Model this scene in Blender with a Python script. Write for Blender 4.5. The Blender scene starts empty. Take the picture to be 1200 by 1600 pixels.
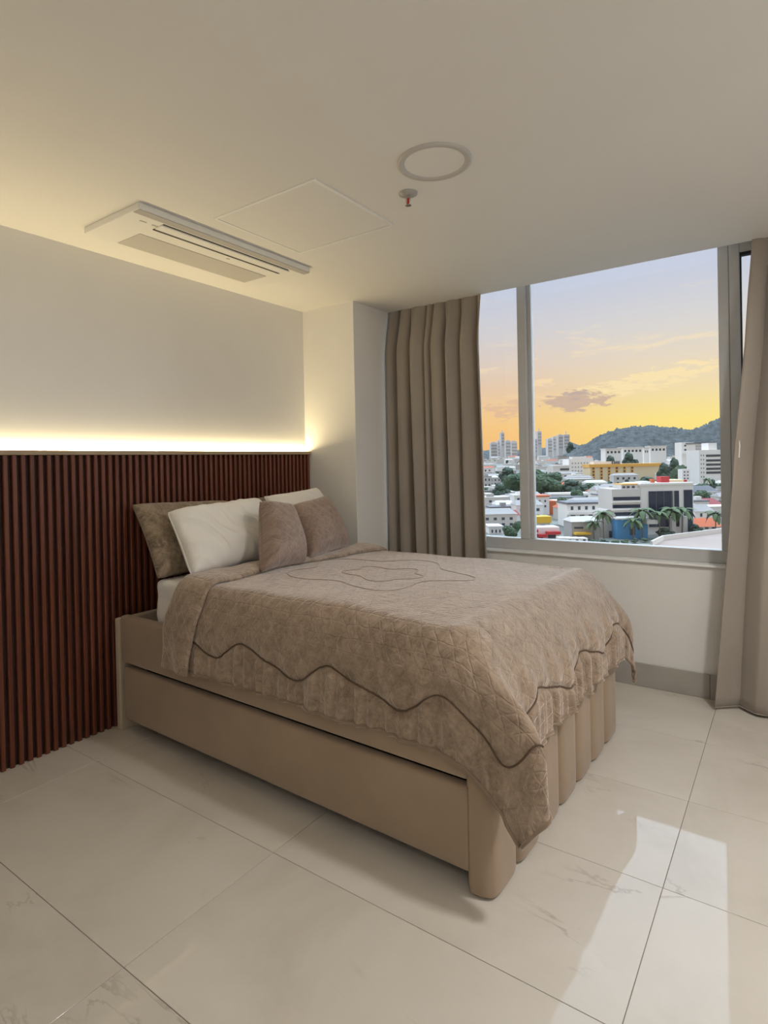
import bpy, bmesh, math, random
import numpy as np
from mathutils import Vector, Matrix, noise

sc = bpy.context.scene
COL = sc.collection
random.seed(7)

# ------------------------------------------------------------------ camera
CAM = np.array([3.0651, -2.7669, 1.4212])
YAW, PITCH, ROLL, FPX, PSX, PSY = 0.6278, -0.0091, -0.0210, 921.22, -31.14, -68.92
fw = np.array([-math.sin(YAW) * math.cos(PITCH), math.cos(YAW) * math.cos(PITCH), math.sin(PITCH)])
_r = np.array([math.cos(YAW), math.sin(YAW), 0.0])
_u = np.cross(_r, fw)
rt = _r * math.cos(ROLL) + _u * math.sin(ROLL)
up = -_r * math.sin(ROLL) + _u * math.cos(ROLL)
cd = bpy.data.cameras.new('camera')
cam = bpy.data.objects.new('camera', cd)
COL.objects.link(cam)
cam.matrix_world = Matrix(((rt[0], up[0], -fw[0], CAM[0]), (rt[1], up[1], -fw[1], CAM[1]),
                           (rt[2], up[2], -fw[2], CAM[2]), (0, 0, 0, 1)))
cd.sensor_fit = 'AUTO'
cd.sensor_width = 36.0
cd.lens = FPX / 1600 * 36.0
cd.shift_x = -PSX / 1600
cd.shift_y = PSY / 1600
cd.clip_start = 0.02
cd.clip_end = 20000
sc.camera = cam

# ------------------------------------------------------------------ colour management
sc.view_settings.view_transform = 'Standard'
sc.view_settings.look = 'None'
sc.view_settings.exposure = 0.0
sc.view_settings.gamma = 1.0
sc.view_settings.use_curve_mapping = False
sc.cycles.use_denoising = True
sc.cycles.max_bounces = 10
sc.cycles.diffuse_bounces = 6
sc.cycles.glossy_bounces = 4
sc.cycles.transmission_bounces = 6
sc.cycles.sample_clamp_indirect = 6.0


def lin(r, g, b):
    def f(c):
        c /= 255.0
        return c / 12.92 if c <= 0.04045 else ((c + 0.055) / 1.055) ** 2.4
    return (f(r), f(g), f(b), 1.0)


class NT:
    """small node-tree writer"""
    def __init__(self, tree):
        self.t = tree
        self.n = tree.nodes
        self.l = tree.links

    def node(self, kind, **kw):
        n = self.n.new(kind)
        for k, v in kw.items():
            setattr(n, k, v)
        return n

    def put(self, sock, v):
        if isinstance(v, bpy.types.NodeSocket):
            self.l.new(v, sock)
        else:
            sock.default_value = v

    def math(self, op, a, b=0.0, c=None, clamp=False):
        n = self.node('ShaderNodeMath', operation=op, use_clamp=clamp)
        self.put(n.inputs[0], a)
        self.put(n.inputs[1], b)
        if c is not None:
            self.put(n.inputs[2], c)
        return n.outputs[0]

    def dot(self, v, d):
        n = self.node('ShaderNodeVectorMath', operation='DOT_PRODUCT')
        self.put(n.inputs[0], v)
        n.inputs[1].default_value = d
        return n.outputs['Value']

    def mul(self, v, d):
        n = self.node('ShaderNodeVectorMath', operation='MULTIPLY')
        self.put(n.inputs[0], v)
        n.inputs[1].default_value = d
        return n.outputs[0]

    def noise(self, v, scale, detail=3.0, rough=0.5, dist=0.0):
        n = self.node('ShaderNodeTexNoise')
        if v is not None:
            self.put(n.inputs['Vector'], v)
        n.inputs['Scale'].default_value = scale
        n.inputs['Detail'].default_value = detail
        n.inputs['Roughness'].default_value = rough
        n.inputs['Distortion'].default_value = dist
        return n.outputs[0]

    def ramp(self, f, stops, interp='LINEAR'):
        n = self.node('ShaderNodeValToRGB')
        n.color_ramp.interpolation = interp
        e = n.color_ramp.elements
        while len(e) > 1:
            e.remove(e[0])
        e[0].position = stops[0][0]
        e[0].color = stops[0][1]
        for p, c in stops[1:]:
            x = e.new(p)
            x.color = c
        self.put(n.inputs[0], f)
        return n.outputs[0]

    def mix(self, f, a, b, mode='MIX'):
        n = self.node('ShaderNodeMix', data_type='RGBA', blend_type=mode)
        self.put(n.inputs[0], f)
        self.put(n.inputs[6], a)
        self.put(n.inputs[7], b)
        return n.outputs[2]

    def smooth(self, v, lo, hi, a=0.0, b=1.0):
        n = self.node('ShaderNodeMapRange', interpolation_type='SMOOTHSTEP')
        self.put(n.inputs[0], v)
        for i, x in enumerate((lo, hi, a, b)):
            n.inputs[i + 1].default_value = x
        return n.outputs[0]

    def bump(self, h, strength, dist):
        n = self.node('ShaderNodeBump')
        n.inputs['Strength'].default_value = strength
        n.inputs['Distance'].default_value = dist
        self.put(n.inputs['Height'], h)
        return n.outputs[0]


# ------------------------------------------------------------------ world: dusk sky
SKY = 1.0
w = bpy.data.worlds.new('dusk_sky')
sc.world = w
w.use_nodes = True
T = NT(w.node_tree)
T.n.clear()
tc = T.node('ShaderNodeTexCoord').outputs['Generated']
sep = T.node('ShaderNodeSeparateXYZ')
T.l.new(tc, sep.inputs[0])
el = sep.outputs[2]
f0 = T.math('MULTIPLY_ADD', el, 1.0, 0.1)
left_c = T.ramp(f0, [(0.0, lin(150, 140, 135)), (0.085, lin(200, 170, 140)), (0.105, lin(248, 190, 122)),
                     (0.15, lin(250, 202, 132)), (0.18, lin(246, 207, 150)), (0.21, lin(236, 204, 170)),
                     (0.25, lin(226, 208, 192)), (0.30, lin(214, 210, 212)), (0.37, lin(198, 206, 224)),
                     (0.45, lin(196, 207, 228)), (0.75, lin(186, 200, 228)), (1.0, lin(178, 194, 226))])
right_c = T.ramp(f0, [(0.0, lin(150, 140, 135)), (0.085, lin(205, 180, 140)), (0.105, lin(255, 222, 120)),
                      (0.155, lin(255, 232, 140)), (0.18, lin(250, 228, 158)), (0.21, lin(244, 224, 180)),
                      (0.25, lin(234, 220, 198)), (0.30, lin(220, 217, 214)), (0.37, lin(202, 208, 225)),
                      (0.45, lin(199, 209, 230)), (0.75, lin(188, 202, 229)), (1.0, lin(178, 194, 226))])


def ray(px, py):
    return fw + rt * ((px - 600 - PSX) / FPX) - up * ((py - 800 - PSY) / FPX)


def unit(px, py):
    d = ray(px, py)
    return d / np.linalg.norm(d)


rh = tuple(_r)
hx = T.dot(tc, rh)


def hv(px, py):
    d = unit(px, py)
    return float(np.dot(d, _r)), float(d[2])


hl, hr = hv(760, 680)[0], hv(1090, 680)[0]
base = T.mix(T.smooth(hx, hl, hr), left_c, right_c)
# high thin cloud streaks, all round the sky
nz = T.noise(T.mul(tc, (3.0, 3.0, 17.0)), 2.6, 6.0, 0.62, 0.5)
band = T.math('MULTIPLY', T.smooth(el, 0.05, 0.11), T.smooth(el, 0.20, 0.34, 1.0, 0.0))
streak = T.math('MULTIPLY', T.smooth(nz, 0.56, 0.72), band)
base = T.mix(T.math('MULTIPLY', streak, 0.5), base, lin(255, 232, 190))


def cloud(px, py, wx, wy, slope, thr, soft, col, amt, nscale):
    """a cloud bank centred on one direction of the sky"""
    global base
    h0, v0 = hv(px, py)
    dh = T.math('SUBTRACT', hx, h0)
    dv = T.math('SUBTRACT', T.math('SUBTRACT', el, v0), T.math('MULTIPLY', dh, slope))
    a = T.math('DIVIDE', dh, wx)
    b = T.math('DIVIDE', dv, wy)
    e = T.math('ADD', T.math('MULTIPLY', a, a), T.math('MULTIPLY', b, b))
    nn = T.noise(T.mul(tc, (9.0, 9.0, 34.0)), nscale, 6.0, 0.6, 0.3)
    m = T.math('ADD', T.math('MULTIPLY', T.math('SUBTRACT', nn, 0.5), 3.6), T.math('SUBTRACT', 1.0, e))
    base = T.mix(T.math('MULTIPLY', T.smooth(m, thr, thr + soft), amt), base, col)


cloud(1015, 592, 0.135, 0.022, 0.22, 0.45, 0.5, lin(255, 232, 180), 0.85, 4.0)
cloud(842, 600, 0.030, 0.010, 0.05, 0.45, 0.5, lin(252, 226, 180), 0.7, 5.0)
cloud(898, 628, 0.062, 0.020, 0.05, 0.35, 0.4, lin(205, 178, 160), 0.9, 4.5)
cloud(790, 640, 0.045, 0.024, 0.05, 0.5, 0.5, lin(226, 186, 158), 0.7, 4.2)
cloud(900, 616, 0.030, 0.012, 0.05, 0.5, 0.4, lin(192, 172, 166), 0.8, 6.0)
bg = T.node('ShaderNodeBackground')
T.l.new(base, bg.inputs[0])
bg.inputs[1].default_value = SKY
out = T.node('ShaderNodeOutputWorld')
T.l.new(bg.outputs[0], out.inputs[0])

# broad, soft light of the open evening sky over the town
sd = bpy.data.lights.new('evening_skylight', 'SUN')
sd.energy = 7.8
sd.angle = math.radians(130)
sd.color = (0.66, 0.83, 1.0)
sun = bpy.data.objects.new('evening_skylight', sd)
COL.objects.link(sun)
sun.rotation_euler = Vector((0.14, -0.70, -0.70)).to_track_quat('-Z', 'Y').to_euler()


# ------------------------------------------------------------------ materials
MATS = {}


def mat(name, color, rough=0.6, bump=None, var=None, metal=0.0, spec=0.5, sheen=0.0, coat=0.0, ior=1.5, emit=None, wobj=False):
    """principled material with optional noise colour variation (scale, amount) and bump (scale, strength, distance)"""
    if name in MATS:
        return MATS[name]
    m = bpy.data.materials.new(name)
    m.use_nodes = True
    t = NT(m.node_tree)
    p = t.n['Principled BSDF']
    p.inputs['Base Color'].default_value = color
    p.inputs['Roughness'].default_value = rough
    p.inputs['Metallic'].default_value = metal
    p.inputs['Specular IOR Level'].default_value = spec
    p.inputs['IOR'].default_value = ior
    p.inputs['Sheen Weight'].default_value = sheen
    p.inputs['Coat Weight'].default_value = coat
    co = t.node('ShaderNodeTexCoord').outputs['Object']
    if wobj:
        co = t.node('ShaderNodeNewGeometry').outputs['Position']
    if var:
        n = t.noise(co, var[0], 4.0, 0.55)
        k = t.smooth(n, 0.3, 0.7, 1.0 - var[1], 1.0 + var[1])
        t.l.new(t.mix(1.0, color, t.ramp(k, [(0.0, (0, 0, 0, 1)), (1.0, (1, 1, 1, 1))]), 'MULTIPLY')
                if False else _scale(t, color, k), p.inputs['Base Color'])
    if bump:
        t.l.new(t.bump(t.noise(co, bump[0], 4.0, 0.6), bump[1], bump[2]), p.inputs['Normal'])
    if emit:
        p.inputs['Emission Color'].default_value = emit[0]
        p.inputs['Emission Strength'].default_value = emit[1]
    MATS[name] = m
    return m


def _scale(t, color, k):
    n = t.node('ShaderNodeVectorMath', operation='SCALE')
    n.inputs[0].default_value = color[:3]
    t.put(n.inputs['Scale'], k)
    return n.outputs[0]


WALL = mat('wall_paint', (0.79, 0.78, 0.755, 1), 0.75, bump=(60, 0.08, 0.002), var=(1.5, 0.02))
CEIL = mat('ceiling_paint', (0.80, 0.785, 0.755, 1), 0.8, var=(1.0, 0.015))
WHITE = mat('white_plastic', (0.80, 0.79, 0.76, 1), 0.4)
GRILLE = mat('grey_grille', (0.50, 0.48, 0.45, 1), 0.6)
BLACK = mat('black_gap', (0.012, 0.012, 0.012, 1), 0.6)
ALU = mat('window_aluminium', (0.51, 0.51, 0.505, 1), 0.45, var=(4, 0.03))
SILLW = mat('sill_white', (0.85, 0.85, 0.84, 1), 0.35)
STEEL = mat('brushed_steel', (0.55, 0.53, 0.50, 1), 0.3, metal=1.0)
REDG = mat('red_bulb', (0.55, 0.03, 0.02, 1), 0.15)
CAPM = mat('pale_wood_cap', (0.36, 0.27, 0.17, 1), 0.5, var=(8, 0.1))
SHEET = mat('white_cotton', (0.80, 0.78, 0.74, 1), 0.85, bump=(16, 0.45, 0.012), sheen=0.15)
BEDF = mat('beige_velour', (0.355, 0.262, 0.18, 1), 0.85, bump=(260, 0.15, 0.001), var=(3.5, 0.06), sheen=0.25)
BEDB = mat('beige_velour_frame', (0.52, 0.42, 0.31, 1), 0.85, var=(6, 0.06), sheen=0.2)
CURT = mat('taupe_curtain', (0.33, 0.288, 0.245, 1), 0.75, bump=(340, 0.15, 0.001), var=(2.5, 0.05), sheen=0.3)
PIPE = mat('brown_cord', (0.11, 0.07, 0.045, 1), 0.8)
GROUT = mat('grout', (0.26, 0.24, 0.22, 1), 0.8)


def wood_mat():
    m = bpy.data.materials.new('mahogany_slat')
    m.use_nodes = True
    t = NT(m.node_tree)
    p = t.n['Principled BSDF']
    co = t.node('ShaderNodeNewGeometry').outputs['Position']
    g = t.noise(t.mul(co, (60, 60, 2.5)), 1.0, 5, 0.6, 0.4)
    g2 = t.noise(t.mul(co, (3, 24.4, 0.6)), 1.0, 1, 0.5)
    f = t.math('ADD', t.math('MULTIPLY', g, 0.6), t.math('MULTIPLY', g2, 0.5))
    c = t.ramp(f, [(0.3, (0.070, 0.017, 0.008, 1)), (0.55, (0.135, 0.036, 0.017, 1)), (0.8, (0.20, 0.062, 0.031, 1))])
    t.l.new(c, p.inputs['Base Color'])
    p.inputs['Roughness'].default_value = 0.38
    t.l.new(t.bump(g, 0.15, 0.001), p.inputs['Normal'])
    MATS['mahogany_slat'] = m
    return m


WOOD = wood_mat()
WOODB = mat('dark_backing', (0.022, 0.008, 0.005, 1), 0.7)


def floor_mat():
    m = bpy.data.materials.new('polished_porcelain')
    m.use_nodes = True
    t = NT(m.node_tree)
    p = t.n['Principled BSDF']
    co = t.node('ShaderNodeNewGeometry').outputs['Position']
    oi = t.node('ShaderNodeObjectInfo').outputs['Random']
    cb = t.node('ShaderNodeCombineXYZ')
    t.l.new(t.math('MULTIPLY', oi, 37.0), cb.inputs[0])
    t.l.new(t.math('MULTIPLY', oi, 91.0), cb.inputs[1])
    ad = t.node('ShaderNodeVectorMath', operation='ADD')
    t.l.new(co, ad.inputs[0])
    t.l.new(cb.outputs[0], ad.inputs[1])
    v = ad.outputs[0]
    cloudn = t.noise(v, 1.6, 5, 0.6, 0.6)
    c = t.ramp(cloudn, [(0.25, (0.55, 0.508, 0.444, 1)), (0.5, (0.64, 0.600, 0.538, 1)), (0.75, (0.69, 0.652, 0.590, 1))])
    # thin broken marble veins
    vn = t.noise(t.mul(v, (1.1, 2.3, 1.0)), 1.0, 6, 0.55, 0.9)
    ab = t.math('ABSOLUTE', t.math('SUBTRACT', vn, 0.5))
    vein = t.smooth(ab, 0.0, 0.012, 1.0, 0.0)
    brk = t.smooth(t.noise(v, 2.3, 2, 0.5), 0.54, 0.68)
    vm = t.math('MULTIPLY', t.math('MULTIPLY', vein, brk), 0.5)
    c = t.mix(vm, c, (0.36, 0.31, 0.255, 1))
    t.l.new(c, p.inputs['Base Color'])
    p.inputs['Roughness'].default_value = 0.035
    p.inputs['IOR'].default_value = 1.42
    p.inputs['Specular IOR Level'].default_value = 0.34
    t.l.new(t.bump(t.noise(co, 3.0, 2, 0.5), 0.02, 0.01), p.inputs['Normal'])
    MATS['polished_porcelain'] = m
    return m


FLOORM = floor_mat()
BASEM = mat('baseboard_stone', (0.40, 0.375, 0.34, 1), 0.3, var=(5, 0.06))


def velvet(name, dark, light, spacing, bstr, pattern='tri', sheen=0.6):
    """crushed velvet with embossed line pattern, laid out on the cloth's own UV (metres)"""
    m = bpy.data.materials.new(name)
    m.use_nodes = True
    t = NT(m.node_tree)
    p = t.n['Principled BSDF']
    uv = t.node('ShaderNodeTexCoord').outputs['UV']
    wob = t.noise(uv, 14.0, 2, 0.5)
    hs = None
    for a in ((0.0, 60.0, 120.0) if pattern == 'tri' else (45.0, 135.0)):
        ca, sa = math.cos(math.radians(a + 90)), math.sin(math.radians(a + 90))
        s = t.math('ADD', t.dot(uv, (ca / spacing, sa / spacing, 0)), t.math('MULTIPLY', wob, 0.5))
        fr = t.math('ABSOLUTE', t.math('SUBTRACT', t.math('FRACT', s), 0.5))
        ln = t.smooth(fr, 0.0, 0.09, 0.0, 1.0)
        hs = ln if hs is None else t.math('MINIMUM', hs, ln)
    crush = t.noise(uv, 11.0, 6, 0.7, 1.6)
    fine = t.noise(uv, 55.0, 3, 0.6, 0.8)
    f = t.math('ADD', t.math('MULTIPLY', crush, 0.7), t.math('MULTIPLY', fine, 0.3))
    c = t.ramp(f, [(0.36, dark), (0.60, light)])
    c = t.mix(t.math('MULTIPLY', t.math('SUBTRACT', 1.0, hs), 0.03), c, tuple(x * 1.55 for x in light[:3]) + (1,))
    t.l.new(c, p.inputs['Base Color'])
    p.inputs['Roughness'].default_value = 0.8
    p.inputs['Sheen Weight'].default_value = sheen
    p.inputs['Sheen Roughness'].default_value = 0.4
    p.inputs['Sheen Tint'].default_value = (0.95, 0.86, 0.80, 1)
    h = t.math('ADD', t.math('MULTIPLY', hs, 0.30), t.math('MULTIPLY', f, 1.7))
    t.l.new(t.bump(h, bstr, 0.008), p.inputs['Normal'])
    MATS[name] = m
    return m


QUILT = velvet('taupe_quilt_velvet', (0.205, 0.142, 0.095, 1), (0.41, 0.308, 0.226, 1), 0.05, 0.8, 'tri', 0.9)
CUSH = velvet('rosy_taupe_velvet', (0.185, 0.124, 0.096, 1), (0.32, 0.232, 0.188, 1), 0.055, 0.6, 'dia')
SHAM = velvet('olive_taupe_velvet', (0.12, 0.085, 0.052, 1), (0.32, 0.25, 0.178, 1), 0.06, 0.6, 'dia', 0.4)


def glass_mat():
    m = bpy.data.materials.new('window_glass')
    m.use_nodes = True
    t = NT(m.node_tree)
    t.n.clear()
    tr = t.node('ShaderNodeBsdfTransparent')
    gl = t.node('ShaderNodeBsdfGlossy')
    gl.inputs['Roughness'].default_value = 0.0
    fr = t.node('ShaderNodeFresnel')
    fr.inputs[0].default_value = 1.35
    mx = t.node('ShaderNodeMixShader')
    t.l.new(fr.outputs[0], mx.inputs[0])
    t.l.new(tr.outputs[0], mx.inputs[1])
    t.l.new(gl.outputs[0], mx.inputs[2])
    o = t.node('ShaderNodeOutputMaterial')
    t.l.new(mx.outputs[0], o.inputs[0])
    MATS['window_glass'] = m
    return m


GLASS = glass_mat()


def lamp_mat(name, col, strength):
    m = bpy.data.materials.new(name)
    m.use_nodes = True
    t = NT(m.node_tree)
    t.n.clear()
    e = t.node('ShaderNodeEmission')
    e.inputs[0].default_value = col
    e.inputs[1].default_value = strength
    o = t.node('ShaderNodeOutputMaterial')
    t.l.new(e.outputs[0], o.inputs[0])
    return m


# ------------------------------------------------------------------ object helpers
def tag(o, label=None, cat=None, group=None, kind=None):
    if label:
        o['label'] = label
    if cat:
        o['category'] = cat
    if group:
        o['group'] = group
    if kind:
        o['kind'] = kind
    return o


def link(name, data, parent=None):
    o = bpy.data.objects.new(name, data)
    COL.objects.link(o)
    if parent is not None:
        o.parent = parent
    return o


def empty(name, loc=(0, 0, 0), rz=0.0):
    o = link(name, None)
    o.location = loc
    o.rotation_euler = (0, 0, rz)
    o.empty_display_size = 0.1
    return o


class MB:
    """collects shapes into one bmesh"""
    def __init__(self):
        self.b = bmesh.new()

    def box(self, x0, x1, y0, y1, z0, z1, bev=0.0, seg=2):
        r = bmesh.ops.create_cube(self.b, size=1.0)
        vs = r['verts']
        for v in vs:
            v.co = Vector(((x0 + x1) / 2 + v.co.x * (x1 - x0), (y0 + y1) / 2 + v.co.y * (y1 - y0),
                           (z0 + z1) / 2 + v.co.z * (z1 - z0)))
        if bev > 0:
            es = list({e for v in vs for e in v.link_edges})
            bmesh.ops.bevel(self.b, geom=es, offset=bev, segments=seg, profile=0.6, affect='EDGES')
        return self

    def tube(self, pts, rad, n=8, caps=True):
        rings = []
        pts = [Vector(p) for p in pts]
        prev = None
        for i, p in enumerate(pts):
            d = (pts[min(i + 1, len(pts) - 1)] - pts[max(i - 1, 0)]).normalized()
            if prev is None:
                a = d.orthogonal().normalized()
            else:
                a = (prev - d * prev.dot(d)).normalized()
            prev = a
            c = d.cross(a)
            rr = rad[i] if isinstance(rad, (list, tuple)) else rad
            rings.append([self.b.verts.new(p + (a * math.cos(k * 2 * math.pi / n) + c * math.sin(k * 2 * math.pi / n)) * rr)
                          for k in range(n)])
        for q in range(len(rings) - 1):
            for k in range(n):
                self.b.faces.new((rings[q][k], rings[q][(k + 1) % n], rings[q + 1][(k + 1) % n], rings[q + 1][k]))
        if caps:
            self.b.faces.new(rings[0][::-1])
            self.b.faces.new(rings[-1])
        return self

    def lathe(self, prof, n=32, loc=(0, 0, 0)):
        L = Vector(loc)
        rings = [[self.b.verts.new(L + Vector((r * math.cos(k * 2 * math.pi / n), r * math.sin(k * 2 * math.pi / n), z)))
                  for k in range(n)] for r, z in prof]
        for q in range(len(rings) - 1):
            for k in range(n):
                self.b.faces.new((rings[q][k], rings[q][(k + 1) % n], rings[q + 1][(k + 1) % n], rings[q + 1][k]))
        return self

    def disc(self, r, z, n=32, loc=(0, 0), flip=False):
        vs = [self.b.verts.new((loc[0] + r * math.cos(k * 2 * math.pi / n), loc[1] + r * math.sin(k * 2 * math.pi / n), z))
              for k in range(n)]
        self.b.faces.new(vs[::-1] if flip else vs)
        return self

    def prism(self, poly, z0, z1):
        a = [self.b.verts.new((x, y, z0)) for x, y in poly]
        c = [self.b.verts.new((x, y, z1)) for x, y in poly]
        n = len(poly)
        self.b.faces.new(a[::-1])
        self.b.faces.new(c)
        for k in range(n):
            self.b.faces.new((a[k], a[(k + 1) % n], c[(k + 1) % n], c[k]))
        return self

    def mesh(self, name, m, smooth=False):
        bmesh.ops.recalc_face_normals(self.b, faces=self.b.faces)
        me = bpy.data.meshes.new(name)
        self.b.to_mesh(me)
        self.b.free()
        me.materials.append(m)
        if smooth:
            for p in me.polygons:
                p.use_smooth = True
        return me

    def build(self, name, m, parent=None, smooth=False):
        return link(name, self.mesh(name, m, smooth), parent)


def grid_mesh(name, P, m, uv=None, closed_u=False):
    """P: array (nu, nv, 3)"""
    nu, nv = P.shape[:2]
    idx = np.arange(nu * nv).reshape(nu, nv)
    a, b2, c, d = idx[:-1, :-1], idx[1:, :-1], idx[1:, 1:], idx[:-1, 1:]
    F = np.stack([a, b2, c, d], -1).reshape(-1, 4)
    me = bpy.data.meshes.new(name)
    me.from_pydata(P.reshape(-1, 3).tolist(), [], F.tolist())
    if uv is not None:
        l = me.uv_layers.new(name='UVMap')
        U = uv.reshape(-1, 2)[F.reshape(-1)]
        l.data.foreach_set('uv', U.reshape(-1).astype(np.float32))
    me.materials.append(m)
    me.polygons.foreach_set('use_smooth', [True] * len(F))
    me.update()
    return me


# ================================================================== THE ROOM
H = 2.6
XR, YB = 4.4, -4.4          # right and back walls, outside the frame
YC, XC = 0.683, 0.492       # column (pier) beside the window
YW = 1.18                   # inner face of the window wall
YF = 1.24                   # inner face of the window frame
ZS = 0.785                  # sill height

# floor: slab with recessed joints, each tile a piece of its own
fl = tag(MB().box(-0.2, XR + 0.2, YB - 0.2, YW + 0.25, -0.12, -0.003).build('floor', GROUT), kind='structure')
GX, GY, TX, TY, J = 2.7045, -0.645, 1.194, 0.597, 0.0022
tile_cache = {}
i0, i1 = math.floor((0 - GX) / TX), math.ceil((XR - GX) / TX)
j0, j1 = math.floor((YB - GY) / TY), math.ceil((YW - GY) / TY)
for i in range(i0, i1):
    for j in range(j0, j1):
        x0, x1 = max(GX + i * TX, 0.0) + J / 2, min(GX + (i + 1) * TX, XR) - J / 2
        y0, y1 = max(GY + j * TY, YB) + J / 2, min(GY + (j + 1) * TY, YW) - J / 2
        if x1 - x0 < 0.02 or y1 - y0 < 0.02:
            continue
        key = (round(x1 - x0, 3), round(y1 - y0, 3))
        if key not in tile_cache:
            hx_, hy_ = key[0] / 2, key[1] / 2
            tile_cache[key] = MB().box(-hx_, hx_, -hy_, hy_, -0.003, 0.0, 0.0008, 1).mesh('tile', FLOORM)
        o = link('tile', tile_cache[key], fl)
        o.location = ((x0 + x1) / 2, (y0 + y1) / 2, 0)

tag(MB().box(-0.2, XR + 0.2, YB - 0.2, 1.145, H, H + 0.28).build('ceiling', CEIL), kind='structure')
tag(MB().box(-0.2, 0.0, YB - 0.2, YC + 0.6, 0, H + 0.1).build('wall_left', WALL), kind='structure')
tag(MB().box(0.0, XC, YC, 1.50, 0, H + 0.1, 0.004, 2).build('wall_column', WALL), kind='structure')
tag(MB().box(XR, XR + 0.2, YB - 0.2, 1.50, 0, H + 0.1).build('wall_right', WALL), kind='structure')
tag(MB().box(-0.2, XR + 0.2, YB - 0.2, YB, 0, H + 0.1).build('wall_back', WALL), kind='structure')
WX0, WX1, WZ1 = 0.56, 3.78, 2.80
wb = MB()
wb.box(XC, XR, YW, 1.42, 0, ZS - 0.012)
wb.box(XC, WX0, YW, 1.42, ZS - 0.012, H + 0.3)
wb.box(WX1, XR, YW, 1.42, ZS - 0.012, H + 0.3)
wb.box(WX0, WX1, YW, 1.42, WZ1, H + 0.3)
wb.box(XC, XR, 1.145, 1.50, H + 0.28, H + 0.34)
tag(wb.build('wall_window', WALL), kind='structure')

bbx = [XC, 0.88, 1.776, 2.665, 3.56, XR]
bb = tag(MB().box(XC, XR, YW - 0.006, YW, 0, 0.14).build('baseboard_window', GROUT), kind='structure')
for a, b in zip(bbx[:-1], bbx[1:]):
    MB().box(a + 0.001, b - 0.001, YW - 0.014, YW - 0.006, 0.001, 0.145, 0.0015, 1).build('baseboard_tile', BASEM, bb)
tag(MB().box(WX0 - 0.01, WX1 + 0.01, YW - 0.024, YF + 0.02, ZS - 0.014, ZS, 0.002, 1).build('trim_1', SILLW), kind='structure')

# ---- the window: fixed lights and an opening casement
win = tag(empty('window_1', (0, 0, 0)), kind='structure')
Y0, Y1 = YF, YF + 0.07
MB().box(WX0, WX1, Y0, Y1, ZS, 0.862, 0.003, 1).build('bottom_rail', ALU, win)
MB().box(WX0, WX1, Y0, Y1, WZ1 - 0.05, WZ1, 0.003, 1).build('top_rail', ALU, win)
MB().box(WX0, WX0 + 0.06, Y0, Y1, 0.862, WZ1 - 0.05, 0.003, 1).build('jamb', ALU, win)
MB().box(WX1 - 0.06, WX1, Y0, Y1, 0.862, WZ1 - 0.05, 0.003, 1).build('jamb', ALU, win)
mu = MB().box(1.512, 1.574, Y0 - 0.004, Y1, 0.862, WZ1 - 0.05, 0.003, 1).build('mullion', ALU, win)
MB().box(1.574, 1.600, Y0 + 0.03, Y1 + 0.005, 0.862, WZ1 - 0.05, 0.002, 1).build('glazing_bead', ALU, mu)
mu = MB().box(2.728, 2.782, Y0 - 0.004, Y1, 0.862, WZ1 - 0.05, 0.003, 1).build('mullion', ALU, win)
for a, b in ((WX0 + 0.06, 1.512), (1.60, 2.728)):
    MB().box(a, b, Y0 + 0.045, Y0 + 0.051, 0.862, WZ1 - 0.05).build('pane', GLASS, win)
sash = empty('casement_sash')
sash.parent = win
CX0, CX1, CZ0, CZ1 = 2.784, WX1 - 0.062, 0.866, 2.745
SG = mat('black_gasket', (0.02, 0.02, 0.02, 1), 0.7)
st = MB()
st.box(CX0, CX0 + 0.052, Y0 - 0.012, Y1, CZ0, CZ1, 0.003, 1)
st.box(CX1 - 0.052, CX1, Y0 - 0.012, Y1, CZ0, CZ1, 0.003, 1)
st.box(CX0 + 0.052, CX1 - 0.052, Y0 - 0.012, Y1, CZ0, CZ0 + 0.055, 0.003, 1)
st.box(CX0 + 0.052, CX1 - 0.052, Y0 - 0.012, Y1, 2.578, CZ1, 0.003, 1)
st.build('sash_frame', ALU, sash)
gk = MB()
gk.box(CX0 + 0.052, CX0 + 0.060, Y0 + 0.01, Y0 + 0.05, CZ0 + 0.055, 2.578)
gk.box(CX0 + 0.06, CX1 - 0.052, Y0 + 0.01, Y0 + 0.05, 2.562, 2.578)
gk.build('gasket', SG, sash)
MB().box(CX0 + 0.06, CX1 - 0.052, Y0 + 0.035, Y0 + 0.041, CZ0 + 0.055, 2.562).build('pane', GLASS, sash)
lt = MB()
lt.box(CX0 + 0.050, CX0 + 0.078, Y0 - 0.03, Y0 - 0.010, 1.66, 1.80, 0.004, 1)
lt.box(CX0 + 0.074, CX0 + 0.105, Y0 - 0.05, Y0 - 0.022, 1.715, 1.745, 0.004, 1)
lt.tube([(CX0 + 0.064, Y0 - 0.03, 1.80), (CX0 + 0.066, Y0 - 0.035, 1.825)], 0.012)
lt.build('latch', SG, sash)

# ---- slatted wooden panel behind the bed
PX, PZ, PITCH_S = 0.024, 1.492, 0.0409
PY0, PY1 = -2.62, 0.680
pan = tag(empty('slatted_wall_panel', (0, PY0, 0)), 'dark mahogany vertical slat panel on the wall behind the bed', 'wall panel')
MB().box(0.0225, PX, 0, PY1 - PY0, 0.0, PZ).build('backing_board', WOODB, pan)


def slat_mesh():
    wv, d = 0.0112, 0.024
    prof = [(-wv, 0), (-wv, d * 0.72), (-wv * 0.86, d * 0.92), (-wv * 0.5, d), (wv * 0.5, d), (wv * 0.86, d * 0.92),
            (wv, d * 0.72), (wv, 0)]
    b = MB()
    b.prism([(y, -x) for x, y in prof][::1], 0.002, PZ)
    return b.mesh('slat', WOOD)


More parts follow.
